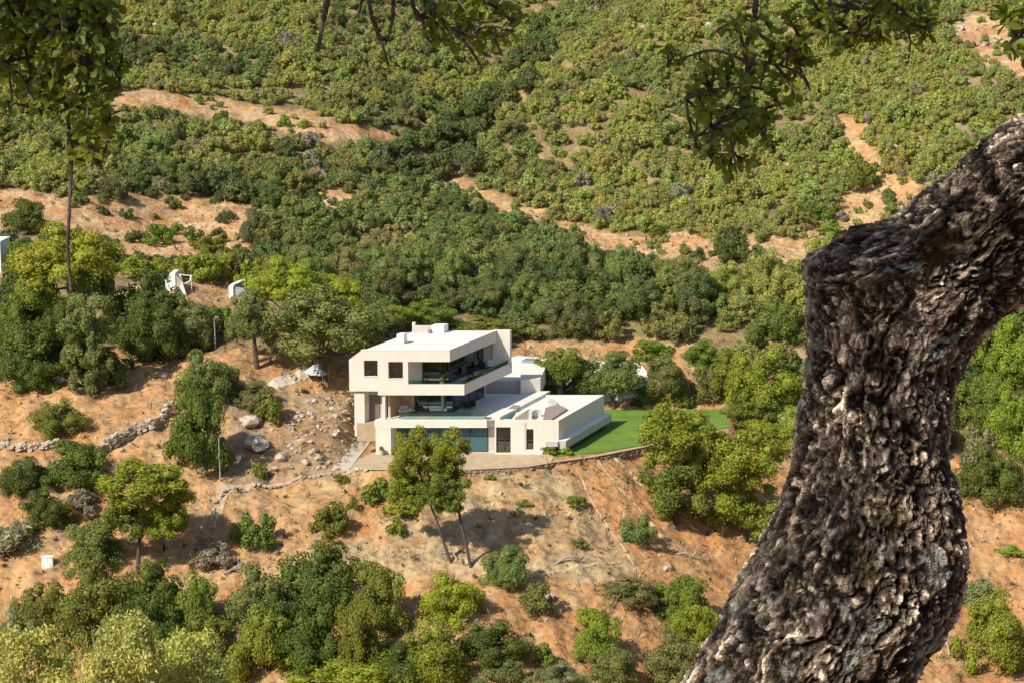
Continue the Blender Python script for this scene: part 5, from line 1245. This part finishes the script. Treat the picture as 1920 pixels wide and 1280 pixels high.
# leaf shapes
def leaf_mesh(seed):
    g = random.Random(seed); w_ = g.uniform(.25, .33); bend = g.uniform(.05, .25)
    xs = [0, .12, .38, .65, .86, 1.0]; ws = [.02, .02, .62 * w_, w_, .72 * w_, .0]
    v = []; f = []
    for x_, q in zip(xs, ws): z_ = -bend * x_ * x_; v += [(x_, 0, z_), (x_, q, z_ + q * .28), (x_, -q, z_ + q * .28)]
    for i in range(5):
        a = i * 3; f += [(a, a + 3, a + 4, a + 1), (a, a + 2, a + 5, a + 3)]
    return np.array(v), np.array(f)
LM = [leaf_mesh(i) for i in range(4)]
m, nt_, p = mat('oak_leaf'); oi = N(nt_, 'ShaderNodeObjectInfo'); g2 = N(nt_, 'ShaderNodeNewGeometry')
no = N(nt_, 'ShaderNodeTexNoise', Scale=9.0, Detail=2.0); nt_.links.new(g2.outputs['Position'], no.inputs['Vector'])
c = mul(nt_, ramp(nt_, no.outputs[0], [(.3, (.085, .122, .018)), (.55, (.135, .175, .026)), (.75, (.225, .25, .035))]), ramp(nt_, oi.outputs['Random'], [(0, (.8, .85, .8)), (1, (1.25, 1.2, 1.1))]))
nt_.links.new(c, p.inputs['Base Color']); p.inputs['Roughness'].default_value = .5; p.inputs['Specular IOR Level'].default_value = .35
tr = N(nt_, 'ShaderNodeBsdfTranslucent'); nt_.links.new(mul(nt_, c, (1.3, 1.4, .5)), tr.inputs[0]); mx = N(nt_, 'ShaderNodeMixShader'); mx.inputs[0].default_value = .5
nt_.links.new(p.outputs[0], mx.inputs[1]); nt_.links.new(tr.outputs[0], mx.inputs[2]); nt_.links.new(mx.outputs[0], nt_.nodes['Material Output'].inputs[0]); M['leaf'] = m
LME = [np_mesh('leaf', v, f, m, True) for v, f in LM]
leaves = []   # (origin, matrix 3x3 scaled)
def add_leaf(o_, d_, size, g):
    d_ = Vector(d_).normalized(); up = Vector((g.uniform(-1, 1), g.uniform(-1, 1), g.uniform(.2, 1.2))); y_ = up.cross(d_).normalized(); z_ = d_.cross(y_)
    leaves.append((Vector(o_), Matrix((d_, y_, z_)).transposed() * size, g.randrange(4)))
g = random.Random(11)
def twig_leaves(mb, s0, e, n_leaf, size=.033, r=.006):
    mid = s0.lerp(e, .55) + Vector((g.uniform(-.03, .03), g.uniform(-.03, .03), g.uniform(-.01, .05))); mb.tube([s0, mid, e], [r, r * .7, r * .35], 5)
    for k in range(n_leaf):
        u_ = .25 + .75 * (k + g.random() * .6) / n_leaf; q = s0.lerp(mid, u_ * 2) if u_ < .5 else mid.lerp(e, min(1, u_ * 2 - 1)); ax_ = (e - s0).normalized()
        sd = Vector((g.uniform(-1, 1), g.uniform(-1, 1), g.uniform(-.9, .7))); add_leaf(q, ax_ * .6 + sd * .9, size * g.uniform(.7, 1.25), g)
def hang(stem_px, rads, region_px, n_tw, d0, leaf_n=9, size=.033, name='branch', side=(), tw=.22):
    ds = [d0 + g.uniform(-.06, .06) for _ in stem_px]; pts = [at(px, py, d) for (px, py), d in zip(stem_px, ds)]
    pts = [pts[0].lerp(Vector(limb_pts[3]), .0)] + pts[1:]
    near = min((Vector(q) for q in catmull(limb_pts, 60)), key=lambda q: (q - pts[0]).length)
    full = [near, near.lerp(pts[0], .5) + Vector((0, 0, .05))] + pts
    sm_ = [Vector(q) for q in catmull(full, 10 * len(full))]
    r0 = rads[0] / F * d0; r1 = rads[1] / F * d0
    mb = MB(); mb.tube(sm_, [(r0 + (r1 - r0) * k / len(sm_)) * (1 + .25 * g.uniform(-1, 1)) for k in range(len(sm_))], 7)
    pool = list(sm_[14:])
    for sd in side:
        q0 = at(*sd[0], d0); q0 = min(sm_, key=lambda q: (q - q0).length); sp = [q0] + [at(px, py, d0 + g.uniform(-.12, .12)) for px, py in sd[1:]]
        ss = [Vector(q) for q in catmull(sp, 8 * len(sp))]; mb.tube(ss, [r1 * 1.8 + (r1 * .8 - r1 * 1.8) * k / len(ss) for k in range(len(ss))], 5); pool += ss[3:]
    k = 0; tries = 0
    xs = [q[0] for q in region_px] if region_px else []; ys = [q[1] for q in region_px] if region_px else []
    while k < n_tw and tries < 3000:
        tries += 1; px = g.uniform(min(xs), max(xs)); py = g.uniform(min(ys), max(ys))
        if not inside(np.array([px]), np.array([py]), region_px)[0]: continue
        e = at(px, py, d0 + g.uniform(-.3, .3)); s0 = min(pool, key=lambda q: (q - e - Vector((0, 0, tw * .08))).length)
        if (s0 - e).length > tw: e = s0 + (e - s0).normalized() * tw * g.uniform(.7, 1.1)
        twig_leaves(mb, s0, e, leaf_n + 4, size); k += 1
    mb.build(name, M['twig'], oak, True)
hang([(-60, -260), (20, -60), (75, 30), (105, 110), (124, 200), (133, 300), (130, 390), (127, 470), (134, 548)], (7.5, 2.6), [(-40, -60), (225, -60), (215, 60), (232, 130), (205, 235), (190, 300), (165, 320), (90, 220), (-40, 190)], 125, 5.3, 9, side=[[(75, 30), (140, 40), (210, 30)], [(105, 110), (160, 120), (225, 140)], [(100, 100), (40, 110), (-20, 120)], [(124, 200), (180, 210), (205, 235)], [(120, 190), (60, 200), (10, 190)], [(130, 260), (170, 290), (185, 310)], [(60, 10), (120, -20), (200, -30)]])
hang([(180, -220), (140, -60), (150, 60), (165, 160), (180, 250), (190, 320)], (7, 2), [(110, -40), (225, -40), (228, 140), (215, 250), (195, 310), (130, 250)], 36, 5.2, 9)
hang([(-40, -200), (10, -40), (40, 60), (60, 150), (75, 215)], (7, 2), [(-40, -60), (110, -60), (110, 160), (60, 210), (-40, 170)], 50, 5.4, 9)
hang([(630, -180), (618, -20), (606, 40), (596, 96)], (7, 4), None, 0, 5.5)
hang([(680, -180), (692, 0), (706, 55), (718, 88), (728, 124)], (7, 2.5), None, 0, 5.5)
hang([(750, -180), (738, 0), (736, 40), (722, 86)], (6, 2), None, 0, 5.52)
hang([(670, -160), (678, 0), (664, 36)], (4, 1.5), None, 0, 5.45)
hang([(740, -220), (772, 0), (800, 34), (850, 56), (905, 72), (950, 66)], (7, 2.5), [(765, -40), (930, -30), (985, 55), (945, 100), (900, 128), (880, 90), (800, 75)], 40, 5.6, 9, side=[[(800, 34), (800, 70), (815, 85)], [(850, 56), (880, 90), (900, 122)], [(780, 5), (850, 0), (920, 10), (960, 40)]])
hang([(1440, -220), (1420, -20), (1412, 50), (1398, 90), (1402, 150), (1388, 220), (1372, 290), (1368, 345)], (8, 2), [(1245, 105), (1330, 50), (1420, 40), (1510, 90), (1530, 160), (1480, 215), (1430, 190), (1445, 280), (1405, 320), (1375, 355), (1300, 270), (1300, 180)], 70, 5.7, 9, side=[[(1400, 120), (1340, 95), (1280, 110), (1252, 125)], [(1402, 150), (1330, 170), (1285, 185)], [(1400, 130), (1450, 120), (1500, 140), (1520, 170)], [(1390, 220), (1330, 240), (1305, 255)], [(1385, 230), (1430, 245), (1440, 275)], [(1375, 290), (1340, 300), (1330, 318)], [(1410, 60), (1360, 50), (1330, 70)]])
hang([(1600, -220), (1560, -20), (1545, 40), (1500, 82), (1440, 95)], (6, 2), [(1490, -40), (1740, -40), (1745, 70), (1700, 88), (1600, 85), (1520, 140), (1480, 100)], 60, 5.7, 9, side=[[(1560, -10), (1620, 20), (1680, 40), (1735, 60)], [(1548, 30), (1600, 60), (1650, 75)], [(1520, 65), (1500, 90), (1475, 110)]])
hang([(1700, -200), (1690, -30), (1660, 30), (1620, 60)], (5, 2), [(1560, -40), (1745, -40), (1740, 85), (1620, 90)], 18, 5.65, 8)
hang([(2000, -160), (1960, -20), (1925, 40), (1905, 80)], (5, 2), [(1875, 0), (1960, -40), (1960, 150), (1900, 120), (1880, 60)], 12, 5.9, 8, .048)
n_hang = len(leaves)
vis = []
for i, (o_, mt, k) in enumerate(leaves):
    q = o_ + mt @ Vector((.6, 0, 0)); a, b_, f_ = proj(*q); vis.append(0 < a < 1920 and 0 < b_ < 1280)
cand = [i for i in range(n_hang) if vis[i]]; random.Random(3).shuffle(cand); solo = set(cand[:300])
def join_leaves(name, idx, stuff=True):
    Vs, Fs = [], []; bs = 0
    for i in idx:
        o_, mt, k = leaves[i]; v, f = LM[k]; w_ = v @ np.array(mt).T + np.array(o_); Vs.append(w_); Fs.append(f + bs); bs += len(v)
    o = link(name, np_mesh(name, np.concatenate(Vs), np.concatenate(Fs), M['leaf'], True), oak); o['kind'] = 'stuff'
for i in sorted(solo):
    o_, mt, k = leaves[i]; o = bpy.data.objects.new('leaf', LME[k]); COL.objects.link(o); o.parent = oak
    o.matrix_world = Matrix.Translation(o_) @ mt.to_4x4()
    o.matrix_basis = Matrix.Translation(o_ - Vector(oak.location)) @ mt.to_4x4()
join_leaves('hanging_leaves', [i for i in range(n_hang) if i not in solo])
# the crown overhead, out of the picture, added to dapple trunk and hanging leaves
mb = MB(); n0 = len(leaves); SD = np.array(SUN_DIR)
for k in range(900):
    i = g.randrange(80, NV - 30); T = C_[i] + A_[i] * g.uniform(-1.15, 1.0); zt_ = g.uniform(50.55, 51.7); t_ = (zt_ - T[2]) / SD[2]
    if t_ < .5: continue
    q = Vector(T + SD * t_) + Vector((g.uniform(-.06, .06), g.uniform(-.06, .06), 0))
    n_ = vnoise(np.array([q.x * 3.4]), np.array([q.y * 3.4]), np.array([q.z * 2.0]), 91)[0]
    if n_ < .54 or q.y < 1.0 or i > 330: continue
    s0 = q + Vector((g.uniform(-.2, .2), g.uniform(-.2, .2), g.uniform(.05, .2))); twig_leaves(mb, s0, q, 7, .05, .005)
for k in range(220):
    s_, e = boughs[g.randrange(len(boughs))]; q = s_.lerp(e, g.uniform(.3, 1)) + Vector((g.uniform(-.35, .35), g.uniform(-.35, .35), g.uniform(-.1, .35)))
    if q.z < 50.6: continue
    twig_leaves(mb, q + Vector((g.uniform(-.15, .15), g.uniform(-.15, .15), .12)), q, 8, .05, .005)
for k in range(210):
    o_ = leaves[g.randrange(n_hang)][0]; q = o_ + SUN_DIR * ((g.uniform(50.6, 51.6) - o_.z) / SUN_DIR.z) + Vector((g.uniform(-.15, .15), g.uniform(-.15, .15), 0))
    if o_.x > -.8 and g.random() < .6: continue
    twig_leaves(mb, q + Vector((g.uniform(-.15, .15), g.uniform(-.15, .15), .12)), q, 8, .05, .005)
tw = mb.build('shade_canopy_twigs', M['twig'], oak); tw['kind'] = 'stuff'
join_leaves('shade_canopy_leaves', range(n0, len(leaves)))
print('LEAVES', n_hang, sum(vis), len(leaves) - n0)

_n = sum(len(m_.loop_triangles) or sum(len(p_.vertices) - 2 for p_ in m_.polygons) for m_ in bpy.data.meshes if len(m_.polygons) < 20000) + sum(m_.polygons[0].loop_total * len(m_.polygons) - 2 * len(m_.polygons) for m_ in bpy.data.meshes if len(m_.polygons) >= 20000)
print('TRIS about', _n)
